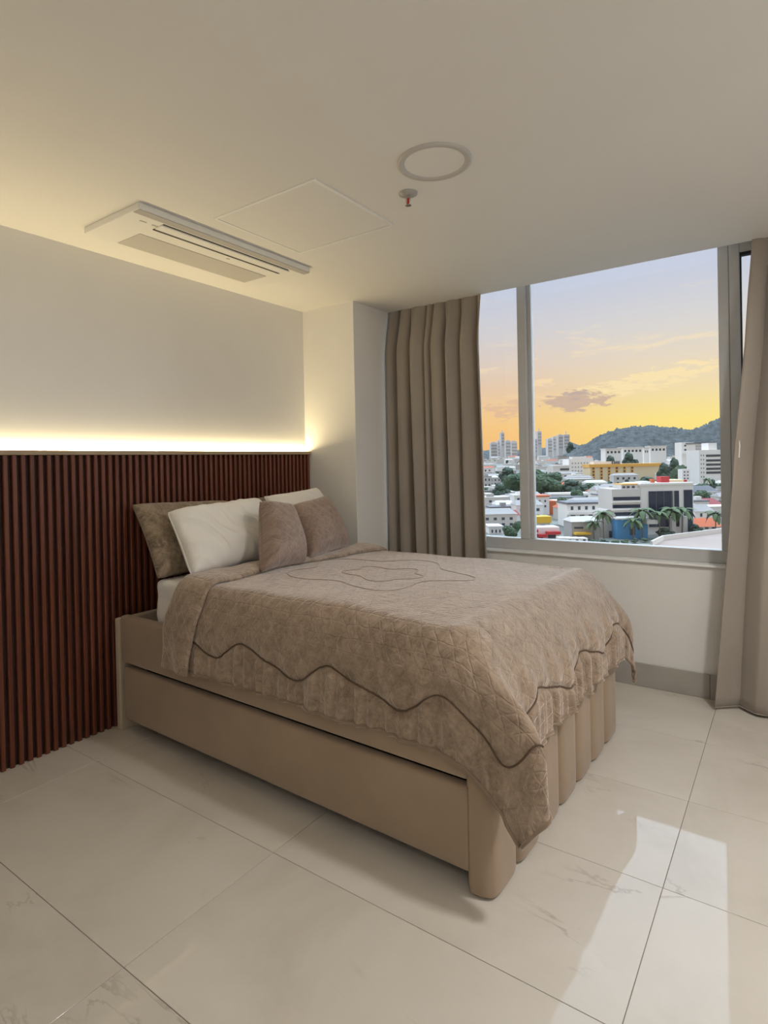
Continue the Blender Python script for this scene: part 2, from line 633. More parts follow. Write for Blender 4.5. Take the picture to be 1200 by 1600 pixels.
sm = slat_mesh()
yk = PY1 - 0.015
while yk > PY0 + 0.012:
    o = link('slat', sm, pan)
    o.location = (PX, yk - PY0, 0)
    yk -= PITCH_S
MB().box(0.0225, 0.062, 0, PY1 - PY0, PZ, PZ + 0.023, 0.002, 1).build('top_cap', CAPM, pan)
# warm led strip lying in the slot behind the panel's cap, shining up the wall
strip_m = lamp_mat('warm_led', (1.0, 0.80, 0.44, 1), 118.0)
sb = MB()
ns = 36
ya, yb_ = PY0 + 0.02, PY1 - 0.01
for k in range(ns):
    y0, y1 = ya + (yb_ - ya) * k / ns, ya + (yb_ - ya) * (k + 1) / ns
    f = sb.b.faces.new([sb.b.verts.new(v) for v in ((0.004, y0, PZ + 0.020), (0.0165, y0, PZ + 0.020), (0.0165, y1, PZ + 0.020), (0.004, y1, PZ + 0.020))])
me = bpy.data.meshes.new('led_strip')
sb.b.to_mesh(me)
sb.b.free()
me.materials.append(strip_m)
ls = empty('led_strip', (0, PY0, PZ - 0.01))
tag(ls, 'warm yellow light strip hidden behind the slat panel cap', 'light strip')
o = link('diffuser', me, ls)
o.matrix_parent_inverse = Matrix.Translation((0, -PY0, -(PZ - 0.01)))
MB().box(0.001, 0.022, 0.02, PY1 - PY0 - 0.01, -0.004, 0.029).build('channel', STEEL, ls)

# ================================================================== CEILING FITTINGS
AX0, AX1, AY0, AY1, AZ = 0.275, 0.735, -1.215, -0.065, 2.568
ac = tag(empty('ceiling_air_conditioner', ((AX0 + AX1) / 2, (AY0 + AY1) / 2, H)),
         'long white one-way cassette air conditioner set in the ceiling', 'air conditioner')
ax, ay = (AX1 - AX0) / 2, (AY1 - AY0) / 2
b = MB()
b.box(-ax, ax, -ay, ay, AZ - H, 0.0, 0.006, 2)
b.build('panel', WHITE, ac)
MB().box(-ax + 0.02, -ax + 0.215, -ay + 0.165, ay - 0.125, AZ - H - 0.003, AZ - H + 0.001, 0.002, 1).build('intake_grille', GRILLE, ac)
MB().box(0.076, 0.094, -ay + 0.175, ay - 0.115, AZ - H - 0.0035, AZ - H + 0.001).build('outlet_slot', BLACK, ac)
MB().box(0.097, 0.160, -ay + 0.170, ay - 0.105, AZ - H - 0.007, AZ - H + 0.001, 0.003, 1).build('flap', WHITE, ac)
MB().box(0.163, 0.168, -ay + 0.170, ay - 0.125, AZ - H - 0.003, AZ - H + 0.001).build('outlet_gap', BLACK, ac)
MB().box(ax - 0.050, ax - 0.002, -ay + 0.004, ay - 0.004, AZ - H - 0.002, AZ - H + 0.001, 0.001, 1).build('edge_strip', mat('grey_edge', (0.42, 0.40, 0.39, 1), 0.5), ac)
MB().box(0.035, 0.045, 0.09, 0.112, AZ - H - 0.002, AZ - H + 0.001).build('badge', GRILLE, ac)
for q in (-ay + 0.075, -ay + 0.14):
    MB().box(0.118, 0.126, q, q + 0.035, AZ - H - 0.002, AZ - H + 0.001).build('indicator', GRILLE, ac)

hx0, hx1, hy0, hy1 = 0.851, 1.482, -0.893, -0.287
ht = tag(empty('ceiling_hatch', ((hx0 + hx1) / 2, (hy0 + hy1) / 2, H)), 'flush square white access hatch in the ceiling', 'ceiling hatch')
a, c = (hx1 - hx0) / 2, (hy1 - hy0) / 2
b = MB()
b.box(-a, a, -c, -c + 0.012, -0.005, 0.0)
b.box(-a, a, c - 0.012, c, -0.005, 0.0)
b.box(-a, -a + 0.012, -c + 0.012, c - 0.012, -0.005, 0.0)
b.box(a - 0.012, a, -c + 0.012, c - 0.012, -0.005, 0.0)
b.build('rim', SILLW, ht)
MB().box(-a + 0.015, a - 0.015, -c + 0.015, c - 0.015, -0.003, 0.0).build('door', CEIL, ht)


def round_lamp(loc, lit, label):
    e = tag(empty('ceiling_lamp', loc), label, 'ceiling lamp')
    b = MB()
    b.lathe([(0.118, -0.003), (0.121, -0.007), (0.140, -0.010), (0.146, -0.006), (0.147, 0.0)], 48)
    b.build('ring', mat('lamp_ring', (0.54, 0.52, 0.49, 1), 0.35), e, True)
    dm = lamp_mat('fill_diffuser', (1.0, 0.87, 0.70, 1), 6.0) if lit else CEIL
    MB().disc(0.119, -0.003, 48, flip=True).build('diffuser', dm, e)
    if lit:
        ld = bpy.data.lights.new('fill_lamp_light', 'AREA')
        ld.shape = 'DISK'
        ld.size = 0.23
        ld.energy = lit
        ld.color = (1.0, 0.965, 0.93)
        lo = link('fill_light', ld, e)
        lo.location = (0, 0, -0.012)
    return e


round_lamp((1.938, -0.700, H), 0, 'round unlit recessed lamp ring in the ceiling above the bed')
round_lamp((3.75, -0.75, H), 35, 'unseen round lit ceiling lamp added as room fill on the window side, beyond the right edge')  # unseen lamp, added to raise the room's light level
round_lamp((3.75, -3.45, H), 11, 'unseen round lit ceiling lamp added as room fill behind the camera, right')  # second unseen lamp, added as weaker fill from behind

sp = tag(empty('fire_sprinkler', (1.715, -0.535, H)), 'small fire sprinkler with a red bulb hanging under the ceiling', 'sprinkler')
MB().lathe([(0.0, -0.010), (0.018, -0.012), (0.040, -0.007), (0.042, 0.0)], 24).build('escutcheon', mat('sprinkler_plate', (0.42, 0.41, 0.39, 1), 0.3), sp, True)
MB().tube([(0, 0, -0.010), (0, 0, -0.024)], 0.010).build('body', STEEL, sp)
MB().tube([(0, 0, -0.024), (0, 0, -0.048)], 0.0055).build('bulb', REDG, sp)
b = MB()
for s in (-1, 1):
    b.tube([(s * 0.009, 0, -0.022), (s * 0.011, 0, -0.036), (s * 0.004, 0, -0.052)], 0.002, 6)
b.build('yoke', STEEL, sp)
MB().lathe([(0.0, -0.052), (0.013, -0.053), (0.013, -0.055), (0.0, -0.056)], 16).build('deflector', STEEL, sp)

# ================================================================== CURTAINS
def curtain(name, label, xl, xr, ztop, zbot, nf, seed, ycen, amp, nz=46, nt=260):
    z = np.linspace(ztop, zbot, nz)
    t = np.linspace(0, 1, nt)
    P = np.zeros((nt, nz, 3))
    ph0 = seed * 1.37
    for j, zz in enumerate(z):
        k = (ztop - zz) / (ztop - zbot)
        tw = t + 0.030 * np.sin(2 * math.pi * 1.6 * t + ph0) + 0.018 * np.sin(2 * math.pi * 3.3 * t + 2 * ph0 + 0.8 * k)
        ph = 2 * math.pi * nf * tw + ph0 + 0.35 * np.sin(2.2 * k + 6 * t)
        y = 1.15 * (2 * np.abs(np.sin(ph / 2)) ** 0.75 - 1) + 0.38 * np.sin(0.37 * ph + ph0 * 2) + 0.16 * np.sin(1.7 * ph + 2 * k)
        a = amp(k)
        x0, x1 = xl(zz), xr(zz)
        P[:, j, 0] = x0 + (x1 - x0) * t + 0.30 * a * np.cos(ph) * np.minimum(1, 8 * np.minimum(t, 1 - t))
        P[:, j, 1] = ycen(k) - a * y / 1.35
        P[:, j, 2] = zz
    root = tag(empty(name, (float(P[:, -1, 0].mean()), float(ycen(1.0)), zbot)), label, 'curtain')
    L = np.array(root.location)
    o = link('fabric', grid_mesh(name, P - L, CURT), root)
    md = o.modifiers.new('thickness', 'SOLIDIFY')
    md.thickness = 0.003
    md.offset = 0
    b = MB()
    b.tube([Vector(P[i, -1]) - Vector(L) + Vector((0, 0, 0.004)) for i in range(0, nt, 3)], 0.0035, 5)
    b.build('hem', CURT, root, True)
    return root


c1 = curtain('window_curtain', 'taupe floor-length curtain gathered beside the white column', lambda z: 0.515, lambda z: 1.292 + 0.045 * (2.6 - z) / 2.0,
             2.68, 0.02, 7.5, 1.0, lambda k: 1.158 - min(k / 0.16, 1) * 0.055, lambda k: 0.013 + 0.040 * min(k / 0.14, 1) + 0.008 * k)


def rcl(z):
    return float(np.interp(z, [0.0, 0.036, 0.92, 1.46, 2.02, 2.58, 2.68], [2.700, 2.703, 2.776, 2.813, 2.866, 2.902, 2.905]))


c2 = curtain('window_curtain', 'taupe floor-length curtain flaring out at the right edge of the window', rcl, lambda z: 3.75,
             2.68, 0.015, 6.0, 2.2, lambda k: 1.158 - min(k / 0.16, 1) * 0.066 - 0.02 * k, lambda k: 0.012 + 0.034 * min(k / 0.14, 1) + 0.012 * k)
b = MB()
b.tube([(2.832, 1.035, 1.52), (2.836, 1.030, 1.47), (2.832, 1.030, 1.405)], 0.0035, 6)
tb = b.build('pull_tab', SILLW, c2)
tb.matrix_parent_inverse = Matrix.Translation(-c2.location)
for c_, x0_, x1_ in ((c1, 0.50, 1.30), (c2, 2.89, 3.76)):
    tr_ = MB().box(x0_, x1_, 1.150, 1.166, 2.675, 2.695).build('curtain_rail', WHITE, c_)
    tr_.matrix_parent_inverse = Matrix.Translation(-c_.location)

# ================================================================== BED
BO, BR = (0.080, -0.985, 0.0), math.radians(-1.35)
BL, BW = 2.205, 1.50
bed = tag(empty('trundle_bed', BO, BR), 'beige velour trundle bed with a channel-tufted footboard', 'bed')
MB().box(0.0, 0.040, -0.004, BW + 0.004, 0.0, 0.605, 0.008, 2).build('headboard_panel', BEDB, bed)
for y0, y1 in ((0.0, 0.055), (BW - 0.055, BW)):
    MB().box(0.046, BL - 0.085, y0, y1, 0.375, 0.625, 0.018, 3).build('side_rail', BEDF, bed, True)
MB().box(0.046, BL - 0.09, 0.056, BW - 0.056, 0.37, 0.45, 0.003, 1).build('slat_base', WOODB, bed)
tr = MB().box(0.072, BL - 0.085, 0.0, 0.05, 0.072, 0.352, 0.016, 3).build('trundle_front', BEDF, bed, True)
MB().box(0.08, BL - 0.10, 0.051, BW - 0.10, 0.085, 0.30, 0.004, 1).build('trundle_box', WOODB, tr)
for x in (0.2, 1.95):
    for y in (0.12, 1.2):
        MB().tube([(x, y - 0.012, 0.030), (x, y + 0.012, 0.030)], [0.030, 0.030], 12).box(x - 0.018, x + 0.018, y - 0.008, y + 0.008, 0.030, 0.086).build('castor', BLACK, tr)


def channel(y0, y1, first=False):
    """one upholstered channel of the footboard: bulging front, rounded ends"""
    b = MB()
    n = 14
    d0 = BL - 0.085
    pts = []
    for k in range(n + 1):
        s = k / n
        bul = (1 - abs(2 * s - 1) ** 5.0) ** 0.5
        pts.append((d0 + 0.040 + 0.045 * bul, y0 + (y1 - y0) * s))
    zs = [0.012, 0.03, 0.08, 0.30, 0.57, 0.615, 0.632]
    ins = [0.004, 0.0, 0.0, 0.0, 0.0, 0.010, 0.034]
    rings = []
    for z, i_ in zip(zs, ins):
        ring = [b.b.verts.new((x - i_ * (0.4 + 0.6 * (x - d0 - 0.04) / 0.045), y + (0.2 * i_ if y < (y0 + y1) / 2 else -0.2 * i_), z)) for x, y in pts]
        ring.append(b.b.verts.new((d0, y1, z)))
        ring.append(b.b.verts.new((d0, y0, z)))
        rings.append(ring)
    m = len(rings[0])
    for q in range(len(rings) - 1):
        for k in range(m):
            b.b.faces.new((rings[q][k], rings[q][(k + 1) % m], rings[q + 1][(k + 1) % m], rings[q + 1][k]))
    b.b.faces.new(rings[0][::-1])
    b.b.faces.new(rings[-1])
    return b


fb = MB().box(BL - 0.098, BL - 0.083, 0.012, BW - 0.012, 0.02, 0.62, 0.004, 1).build('footboard', BEDF, bed)
NCH = 7
for k in range(NCH):
    cp = channel(k * BW / NCH + 0.0008, (k + 1) * BW / NCH - 0.0008).build('channel_pad', BEDF, fb, True)
    cp.modifiers.new('crisp', 'EDGE_SPLIT').split_angle = math.radians(50)
for y in (0.06, BW - 0.06):
    MB().box(BL - 0.07, BL - 0.03, y - 0.02, y + 0.02, 0.0, 0.02, 0.003, 1).build('foot', BLACK, fb)

# mattress in a fitted sheet
MX0, MX1, MY0, MY1, MZ0, MZ1 = 0.285, 2.085, 0.062, 1.438, 0.452, 0.832
def soft_box(x0, x1, y0, y1, z0, z1, bev, amp, fx):
    b = MB()
    b.box(x0, x1, y0, y1, z0, z1, bev, 4)
    bmesh.ops.subdivide_edges(b.b, edges=[e for e in b.b.edges if e.calc_length() > 0.15], cuts=24, use_grid_fill=True)
    for v in b.b.verts:
        n = noise.noise(Vector((v.co.x * fx, v.co.y * fx, v.co.z * fx * 2.8)))
        c = Vector(((x0 + x1) / 2, (y0 + y1) / 2, (z0 + z1) / 2))
        d = (v.co - c).normalized()
        v.co += d * n * amp
    return b


mt = tag(empty('mattress', BO, BR), 'mattress in a white fitted sheet on the beige bed', 'mattress')
soft_box(MX0, MX1, MY0, MY1, MZ0, MZ1, 0.035, 0.008, 6.0).build('fitted_sheet', SHEET, mt, True)
# ---- quilt: a flat sheet laid over the mattress and folded down over its edges
ZT = 0.852
QX0, QXE, QY0, QY1 = 0.60, 1.985, 0.110, 1.385       # on-top rectangle (local)
OVL, OVR, OVF = 0.445, 0.40, 0.560                   # cloth overhang left, right and at the foot


def profile(pts):
    """rounded polyline of (out, drop) by arc length"""
    P = np.array(pts, float)
    for _ in range(3):
        Q = [P[0]]
        for a, c in zip(P[:-1], P[1:]):
            Q += [a * 0.75 + c * 0.25, a * 0.25 + c * 0.75]
        Q.append(P[-1])
        P = np.array(Q)
    s = np.concatenate([[0], np.cumsum(np.linalg.norm(np.diff(P, axis=0), axis=1))])
    return s, P


PL = profile([(0, 0), (0.045, 0.004), (0.085, 0.05), (0.135, 0.235), (0.138, 1.2)])
PF = profile([(0, 0), (0.085, 0.006), (0.165, 0.07), (0.250, 0.215), (0.258, 0.30), (0.262, 1.4)])


def prof(PP, s):
    return np.interp(s, PP[0], PP[1][:, 0]), np.interp(s, PP[0], PP[1][:, 1])


def sm01(x):
    x = np.clip(x, 0, 1)
    return x * x * (3 - 2 * x)


def drape(p, q, lift=0.0):
    """cloth coordinates (metres, p along the bed, q across) -> position in the bed's frame"""
    p, q = np.asarray(p, float), np.asarray(q, float)
    aL, aR, bF = np.maximum(QY0 - q, 0), np.maximum(q - QY1, 0), np.maximum(p - QXE, 0)
    x, y, z = np.minimum(p, QXE), np.clip(q, QY0, QY1), np.full(p.shape, ZT)
    a = np.where(aL > 0, aL, aR)
    rr = np.hypot(a, bF)
    th = np.degrees(np.arctan2(bF, np.maximum(a, 1e-9)))
    th = np.where(rr < 1e-9, 0, th)
    oL, dL = prof(PL, rr)
    oF, dF = prof(PF, rr)
    # left/near corner: the flap keeps to the long side, a ridge runs down at 64 degrees, then turns to the foot
    cxn = np.interp(th, [0, 20, 41, 48, 58, 64, 70, 80, 90], [0, 0.45, 0.98, 1.16, 1.42, 1.60, 1.32, 1.06, 1.0])
    cyn = np.interp(th, [0, 41, 56, 64, 72, 82, 90], [1.0, 1.02, 1.0, 0.92, 0.55, 0.18, 0.0])
    cxf = np.sin(np.radians(th)) ** 0.8
    cyf = np.cos(np.radians(th)) ** 0.8
    cxf = np.interp(th, [0, 25, 45, 65, 90], [0, 0.62, 1.10, 1.16, 1.0])
    cyf = np.interp(th, [0, 25, 45, 65, 90], [1.0, 1.05, 0.95, 0.60, 0.0])
    cx = np.where(aL > 0, cxn, cxf)
    cy = np.where(aL > 0, cyn, cyf)
    grow = sm01((rr - 0.10) / 0.35)
    cx = np.where(th < 90, np.sin(np.radians(th)) * (1 - grow) + cx * grow, 1.0)
    cy = np.where(th > 0, np.cos(np.radians(th)) * (1 - grow) + cy * grow, 1.0)
    wgt = sm01(th / 90)
    dn = dL * (1 - wgt) + dF * wgt
    off = (rr > 0)
    z = z - np.where(off, dn, 0)
    x = x + np.where(off, cx * oF, 0)
    sgn = np.where(aL > 0, -1, 1)
    y = y + np.where(off & (a > 0), sgn * cy * oL, 0)
    # soft fullness of the hanging cloth and slight puckers near the hem
    hang = sm01((rr - 0.20) / 0.25)
    side = (th < 25) & (a > 0)
    foot = (th > 70)
    rip = 0.007 * np.sin(p * 21 + 1.3 * np.sin(p * 6)) + 0.005 * np.sin(p * 47 + 2) + 0.006 * np.sin(p * 9.3)
    y = y + np.where(side, sgn * hang * rip * (1 - sm01(th / 25)), 0)
    ripf = 0.009 * np.sin(q * 25 + 1.2 * np.sin(q * 7)) + 0.006 * np.sin(q * 52 + 1)
    x = x + np.where(foot, hang * ripf * sm01((th - 70) / 20), 0)
    # gentle unevenness on top
    top = 1 - sm01(rr / 0.1)
    z = z + top * (0.006 * np.sin(p * 5.1 + q * 2.0) * np.sin(q * 6.3 + 1) + 0.003 * np.sin(p * 13 + q * 9)) - top * 0.012 * sm01((p - 1.6) / 0.45) - top * 0.018 * sm01((q - 0.7) / 0.7)
    P = np.stack([x, y, z], -1)
    if np.any(lift):
        e = 1e-3
        du = (drape(p + e, q) - drape(p - e, q))
        dv = (drape(p, q + e) - drape(p, q - e))
        n = np.cross(du, dv)
        ln = np.linalg.norm(n, axis=-1, keepdims=True)
        n = np.where(ln > 1e-12, n / np.maximum(ln, 1e-12), np.array([0, 0, 1.0]))
        P = P + n * (np.asarray(lift)[..., None] if np.ndim(lift) else lift)
    return P


PE, QE, RC = QXE + OVF, QY0 - OVL, 0.34       # foot hem, near-side hem, radius of the seam's turn at the corner


def wave(s):
    return 0.135 + 0.040 * np.sin(2 * math.pi * s / 0.50 + 0.6) + 0.012 * np.sin(2 * math.pi * s / 0.25 + 1.2)


def inner(p, q):
    """distance inside the rounded hem, and the run along it (near side, corner, foot)"""
    pc, qc = PE - RC, QE + RC
    dp, dq = np.maximum(p - pc, 0), np.maximum(qc - q, 0)
    ang = np.arctan2(dp, np.maximum(dq, 1e-9))
    both = (dp > 0) & (dq > 0)
    d = np.where(both, RC - np.hypot(dp, dq), np.minimum(q - QE, PE - p))
    s_ = np.where(both, pc + RC * ang, np.where(dp > 0, pc + RC * math.pi / 2 + (q - qc), p))
    s_ = np.where((dp > 0) & (dq <= 0), pc + RC * math.pi / 2 + (q - qc), s_)
    return d, s_


quilt = tag(empty('quilt', BO, BR), 'crushed taupe velvet quilt draped over the bed with wavy seams', 'quilt')
pp = np.linspace(QX0, PE, 250)
qq = np.linspace(QE, QY1 + OVR, 270)
Pg, Qg = np.meshgrid(pp, qq, indexing='ij')
din, srun = inner(Pg, Qg)
gap = din - wave(srun)
puck = sm01(-gap / 0.03) * (0.0065 * np.sin(srun * 83 + 1.5 * np.sin(srun * 11)) + 0.004 * np.sin(srun * 141 + 1))
Pl = drape(Pg, Qg, 0.012 * (1 - np.exp(-(gap / 0.016) ** 2)) + puck + 1e-6)
# relax the folds at the hanging corners
rlx = np.where(((Qg < QY0) | (Qg > QY1)) & (Pg > QXE - 0.02) & (np.hypot(np.maximum(QY0 - Qg, Qg - QY1), Pg - QXE) > 0.08), 1.0, 0.0)
rlx[0, :] = rlx[-1, :] = 0
rlx[:, 0] = rlx[:, -1] = 0
for _ in range(10):
    A = Pl.copy()
    A[1:-1, 1:-1] = (Pl[:-2, 1:-1] + Pl[2:, 1:-1] + Pl[1:-1, :-2] + Pl[1:-1, 2:]) / 4
    # hem points relax along the hem only
    A[-1, 1:-1] = (Pl[-1, :-2] + Pl[-1, 2:]) / 2
    A[1:-1, 0] = (Pl[:-2, 0] + Pl[2:, 0]) / 2
    hemw = rlx.copy()
    hemw[-1, 1:-1] = rlx[-2, 1:-1] * 0.5
    hemw[1:-1, 0] = rlx[1:-1, 1] * 0.5
    Pl = Pl + (A - Pl) * hemw[..., None] * 0.8
o = link('cover', grid_mesh('quilt_cover', Pl, QUILT, np.stack([Pg, Qg], -1)), quilt)
md = o.modifiers.new('thickness', 'SOLIDIFY')
md.thickness = 0.012
md.offset = -1


def on_cover(ps, qs, lift):
    """points on the finished cover (bilinear), pushed out along its surface normal"""
    fi = np.clip((np.asarray(ps) - pp[0]) / (pp[1] - pp[0]), 0, len(pp) - 1.001)
    fj = np.clip((np.asarray(qs) - qq[0]) / (qq[1] - qq[0]), 0, len(qq) - 1.001)
    i_, j_ = fi.astype(int), fj.astype(int)
    a_, b_ = (fi - i_)[:, None], (fj - j_)[:, None]
    P0, P1, P2, P3 = Pl[i_, j_], Pl[i_ + 1, j_], Pl[i_ + 1, j_ + 1], Pl[i_, j_ + 1]
    n_ = np.cross(P1 - P0, P3 - P0)
    n_ /= np.maximum(np.linalg.norm(n_, axis=1, keepdims=True), 1e-12)
    return P0 * (1 - a_) * (1 - b_) + P1 * a_ * (1 - b_) + P2 * a_ * b_ + P3 * (1 - a_) * b_ + n_ * lift


def seam(name, ps, qs, rad, lift=0.0025, m=None):
    MB().tube([tuple(v) for v in on_cover(ps, qs, lift)], rad, 6).build(name, m or PIPE, quilt, True)


# the wavy seam runs along the near side, round the corner and along the foot
u_ = np.linspace(0.62, PE - RC, 170)
v_ = np.linspace(0, math.pi / 2, 70)[1:]
t_ = np.linspace(QE + RC, QY1 + OVR - 0.05, 150)[1:]
wv_ = wave(u_)
wc_ = wave(PE - RC + RC * v_)
wf_ = wave(PE - RC + RC * math.pi / 2 + t_ - (QE + RC))
sp_ = np.concatenate([u_, PE - RC + (RC - wc_) * np.sin(v_), PE - wf_])
sq_ = np.concatenate([QE + wv_, QE + RC - (RC - wc_) * np.cos(v_), t_])
seam('wavy_seam', sp_, sq_, 0.0030)
# two looping seams stitched on top
for cx_, cy_, ra, rb, ph in ((1.25, 0.72, 0.44, 0.36, 0.4), (1.30, 0.70, 0.20, 0.15, 1.9)):
    a_ = np.linspace(0, 2 * math.pi, 160)
    rr_ = 1 + 0.16 * np.sin(5 * a_ + ph)
    seam('looped_seam', cx_ + ra * rr_ * np.cos(a_), cy_ + rb * rr_ * np.sin(a_), 0.0022, 0.0005, QUILT)
# hem cord
hem_pts = np.concatenate([Pl[:, 0], Pl[-1, 1:]])[::2]
MB().tube([tuple(v) for v in hem_pts], 0.0065, 6).build('hem', QUILT, quilt, True)
# the turned-down head end: a double layer lying on top, hanging down the near side
nb, nq = 30, 170
bq = np.linspace(QY0 - OVL - 0.015, QY1 + 0.30, nq)
B = np.zeros((nb, nq, 3))
UVb = np.zeros((nb, nq, 2))
for i in range(nb):
    ang = i / (nb - 1)
    slant = -0.06 * sm01((QY0 - bq) / 0.45)
    p_ = 0.545 + 0.235 * ang + slant + 0.006 * np.sin(bq * 17 + ang * 3)
    lf = 0.024 + 0.022 * math.sin(math.pi * min(max((ang - 0.0) / 1.0, 0), 1)) ** 0.35 + 0.003 * np.sin(bq * 31 + 5 * ang)
    B[i] = drape(p_, bq, lf)
    UVb[i] = np.stack([p_ + 3.0, bq * 0.93], -1)
o = link('turned_down_end', grid_mesh('quilt_turn', B, QUILT, UVb), quilt)
md = o.modifiers.new('thickness', 'SOLIDIFY')
md.thickness = 0.022
md.offset = -1

# ================================================================== PILLOWS
def pillow(name, label, cat, BLc, BRc, TRc, TLc, thick, m, seed, group=None, concave=0.05, wr=0.010, crn_=0.018, n=64, pw=0.42, piping=True):
    c = [np.array(v, float) for v in (BLc, BRc, TRc, TLc)]
    u = np.linspace(-1, 1, n)
    U, V = np.meshgrid(u, u, indexing='ij')
    Us = U * (1 - concave * (1 - V ** 2) * np.abs(U) ** 2)
    Vs = V * (1 - concave * (1 - U ** 2) * np.abs(V) ** 2)
    crn = crn_ * (U * V) ** 8
    Us, Vs = Us * (1 - crn), Vs * (1 - crn)
    s, t = (Us + 1) / 2, (Vs + 1) / 2
    S = (c[0] * ((1 - s) * (1 - t))[..., None] + c[1] * (s * (1 - t))[..., None] + c[2] * (s * t)[..., None] + c[3] * ((1 - s) * t)[..., None])
    wv = (c[1] + c[2] - c[0] - c[3]) / 2
    hv_ = (c[2] + c[3] - c[0] - c[1]) / 2
    nr = np.cross(wv, hv_)
    nr /= np.linalg.norm(nr)
    W, Hh = np.linalg.norm(wv), np.linalg.norm(hv_)
    bul = np.maximum((1 - U ** 4) * (1 - V ** 4), 0) ** pw * (1 - 0.22 * (U ** 2 + V ** 2) / 2)
    sag = 1 + 0.20 * (-V) * (1 - V ** 2)
    root = tag(empty(name, tuple((c[0] + c[1]) / 2)), label, cat, group)
    L = np.array(root.location)
    UV = np.stack([s * W + seed, t * Hh], -1)
    parts = []
    wn = np.zeros((n, n))
    for i in range(n):
        for j in range(n):
            q = Vector((s[i, j] * W * 5 + seed * 7, t[i, j] * Hh * 5, seed))
            r1 = noise.noise(q)
            # creases that run in from the edges
            q2 = Vector(((s[i, j] * W + 0.9 * t[i, j] * Hh) * 9 + 0.8 * r1, (t[i, j] * Hh - 0.9 * s[i, j] * W) * 2.2, seed + 3))
            wn[i, j] = 0.6 * r1 + 0.9 * ((1 - abs(noise.noise(q2))) ** 3 - 0.4)
    edge = 1 - np.maximum(np.abs(U), np.abs(V)) ** 12
    Pf = S + nr * ((thick * 0.60 * bul * sag) + wr * wn * edge)[..., None]
    Pb = S - nr * ((thick * 0.40 * bul * sag))[..., None]
    idx = np.arange(n * n).reshape(n, n)
    F = []
    bidx = {}
    verts = [tuple(v) for v in (Pf - L).reshape(-1, 3)]
    bmap = np.zeros((n, n), int)
    for i in range(n):
        for j in range(n):
            if i in (0, n - 1) or j in (0, n - 1):
                bmap[i, j] = idx[i, j]
            else:
                bmap[i, j] = len(verts)
                verts.append(tuple(Pb[i, j] - L))
    uvf = []
    for i in range(n - 1):
        for j in range(n - 1):
            F.append((idx[i, j], idx[i + 1, j], idx[i + 1, j + 1], idx[i, j + 1]))
            F.append((bmap[i, j + 1], bmap[i + 1, j + 1], bmap[i + 1, j], bmap[i, j]))
            uvf += [UV[i, j], UV[i + 1, j], UV[i + 1, j + 1], UV[i, j + 1], UV[i, j + 1], UV[i + 1, j + 1], UV[i + 1, j], UV[i, j]]
    me = bpy.data.meshes.new(name)
    me.from_pydata(verts, [], [tuple(int(x) for x in f) for f in F])
    l = me.uv_layers.new(name='UVMap')
    l.data.foreach_set('uv', np.array(uvf, np.float32).reshape(-1))
    me.materials.append(m)
    me.polygons.foreach_set('use_smooth', [True] * len(F))
    me.update()
    link('case', me, root)
    if piping:
        ring = [Pf[i, 0] for i in range(n)] + [Pf[n - 1, j] for j in range(1, n)] + [Pf[i, n - 1] for i in range(n - 2, -1, -1)] + [Pf[0, j] for j in range(n - 2, -1, -1)]
        MB().tube([tuple(v - L) for v in ring], 0.0032, 6, False).build('seam', m, root, True)
    return root


pillow('sham_pillow', 'olive-taupe velvet pillow leaning on the slats at the near end of the bed', 'pillow',
       (0.43, -0.955, 0.848), (0.40, -0.27, 0.848), (0.105, -0.20, 1.19), (0.105, -0.885, 1.215), 0.13, SHAM, 1.0, 'velvet pillows against the slats', 0.04, 0.007)
pillow('sham_pillow', 'taupe velvet pillow against the slats, almost hidden behind the far white pillow', 'pillow',
       (0.40, -0.15, 0.848), (0.40, 0.44, 0.848), (0.105, 0.505, 1.205), (0.105, -0.07, 1.185), 0.12, SHAM, 2.0, 'velvet pillows against the slats', 0.04, 0.007)
pillow('bed_pillow', 'large white cotton pillow in front of the near velvet pillow', 'pillow',
       (0.635, -0.905, 0.868), (0.60, -0.24, 0.868), (0.325, -0.125, 1.205), (0.34, -0.83, 1.178), 0.165, SHEET, 3.0, 'white bed pillows', 0.035, 0.021, 0.035)
pillow('bed_pillow', 'white cotton pillow at the column end, behind the far velvet cushion', 'pillow',
       (0.60, -0.12, 0.868), (0.515, 0.545, 0.862), (0.31, 0.44, 1.248), (0.31, -0.075, 1.215), 0.14, SHEET, 4.0, 'white bed pillows', 0.06, 0.014, 0.01)
pillow('throw_cushion', 'rosy taupe velvet cushion propped against the near white pillow', 'cushion',
       (0.895, -0.675, 0.878), (0.895, -0.345, 0.878), (0.60, -0.145, 1.165), (0.655, -0.445, 1.215), 0.17, CUSH, 5.0, 'velvet throw cushions', 0.06, 0.004)
pillow('throw_cushion', 'rosy taupe velvet cushion propped against the far white pillow', 'cushion',
       (0.87, -0.285, 0.878), (0.735, 0.255, 0.878), (0.515, 0.29, 1.20), (0.565, -0.11, 1.165), 0.16, CUSH, 6.0, 'velvet throw cushions', 0.06, 0.004)

# ================================================================== THE TOWN OUTSIDE
GZ = -30.0


def gz(D):
    t = min(max((D - 600) / 1000.0, 0.0), 1.0)
    return GZ + 25.0 * t * t * (3 - 2 * t)


CG = [MATS]


def at(px, py, D):
    return CAM + D * ray(px, py)


def ground_D(px, py):
    return (GZ - CAM[2]) / ray(px, py)[2]


def cm(name, c, rough=0.8, var=(0.15, 0.06)):
    return mat('town_' + name, c, rough, var=var)


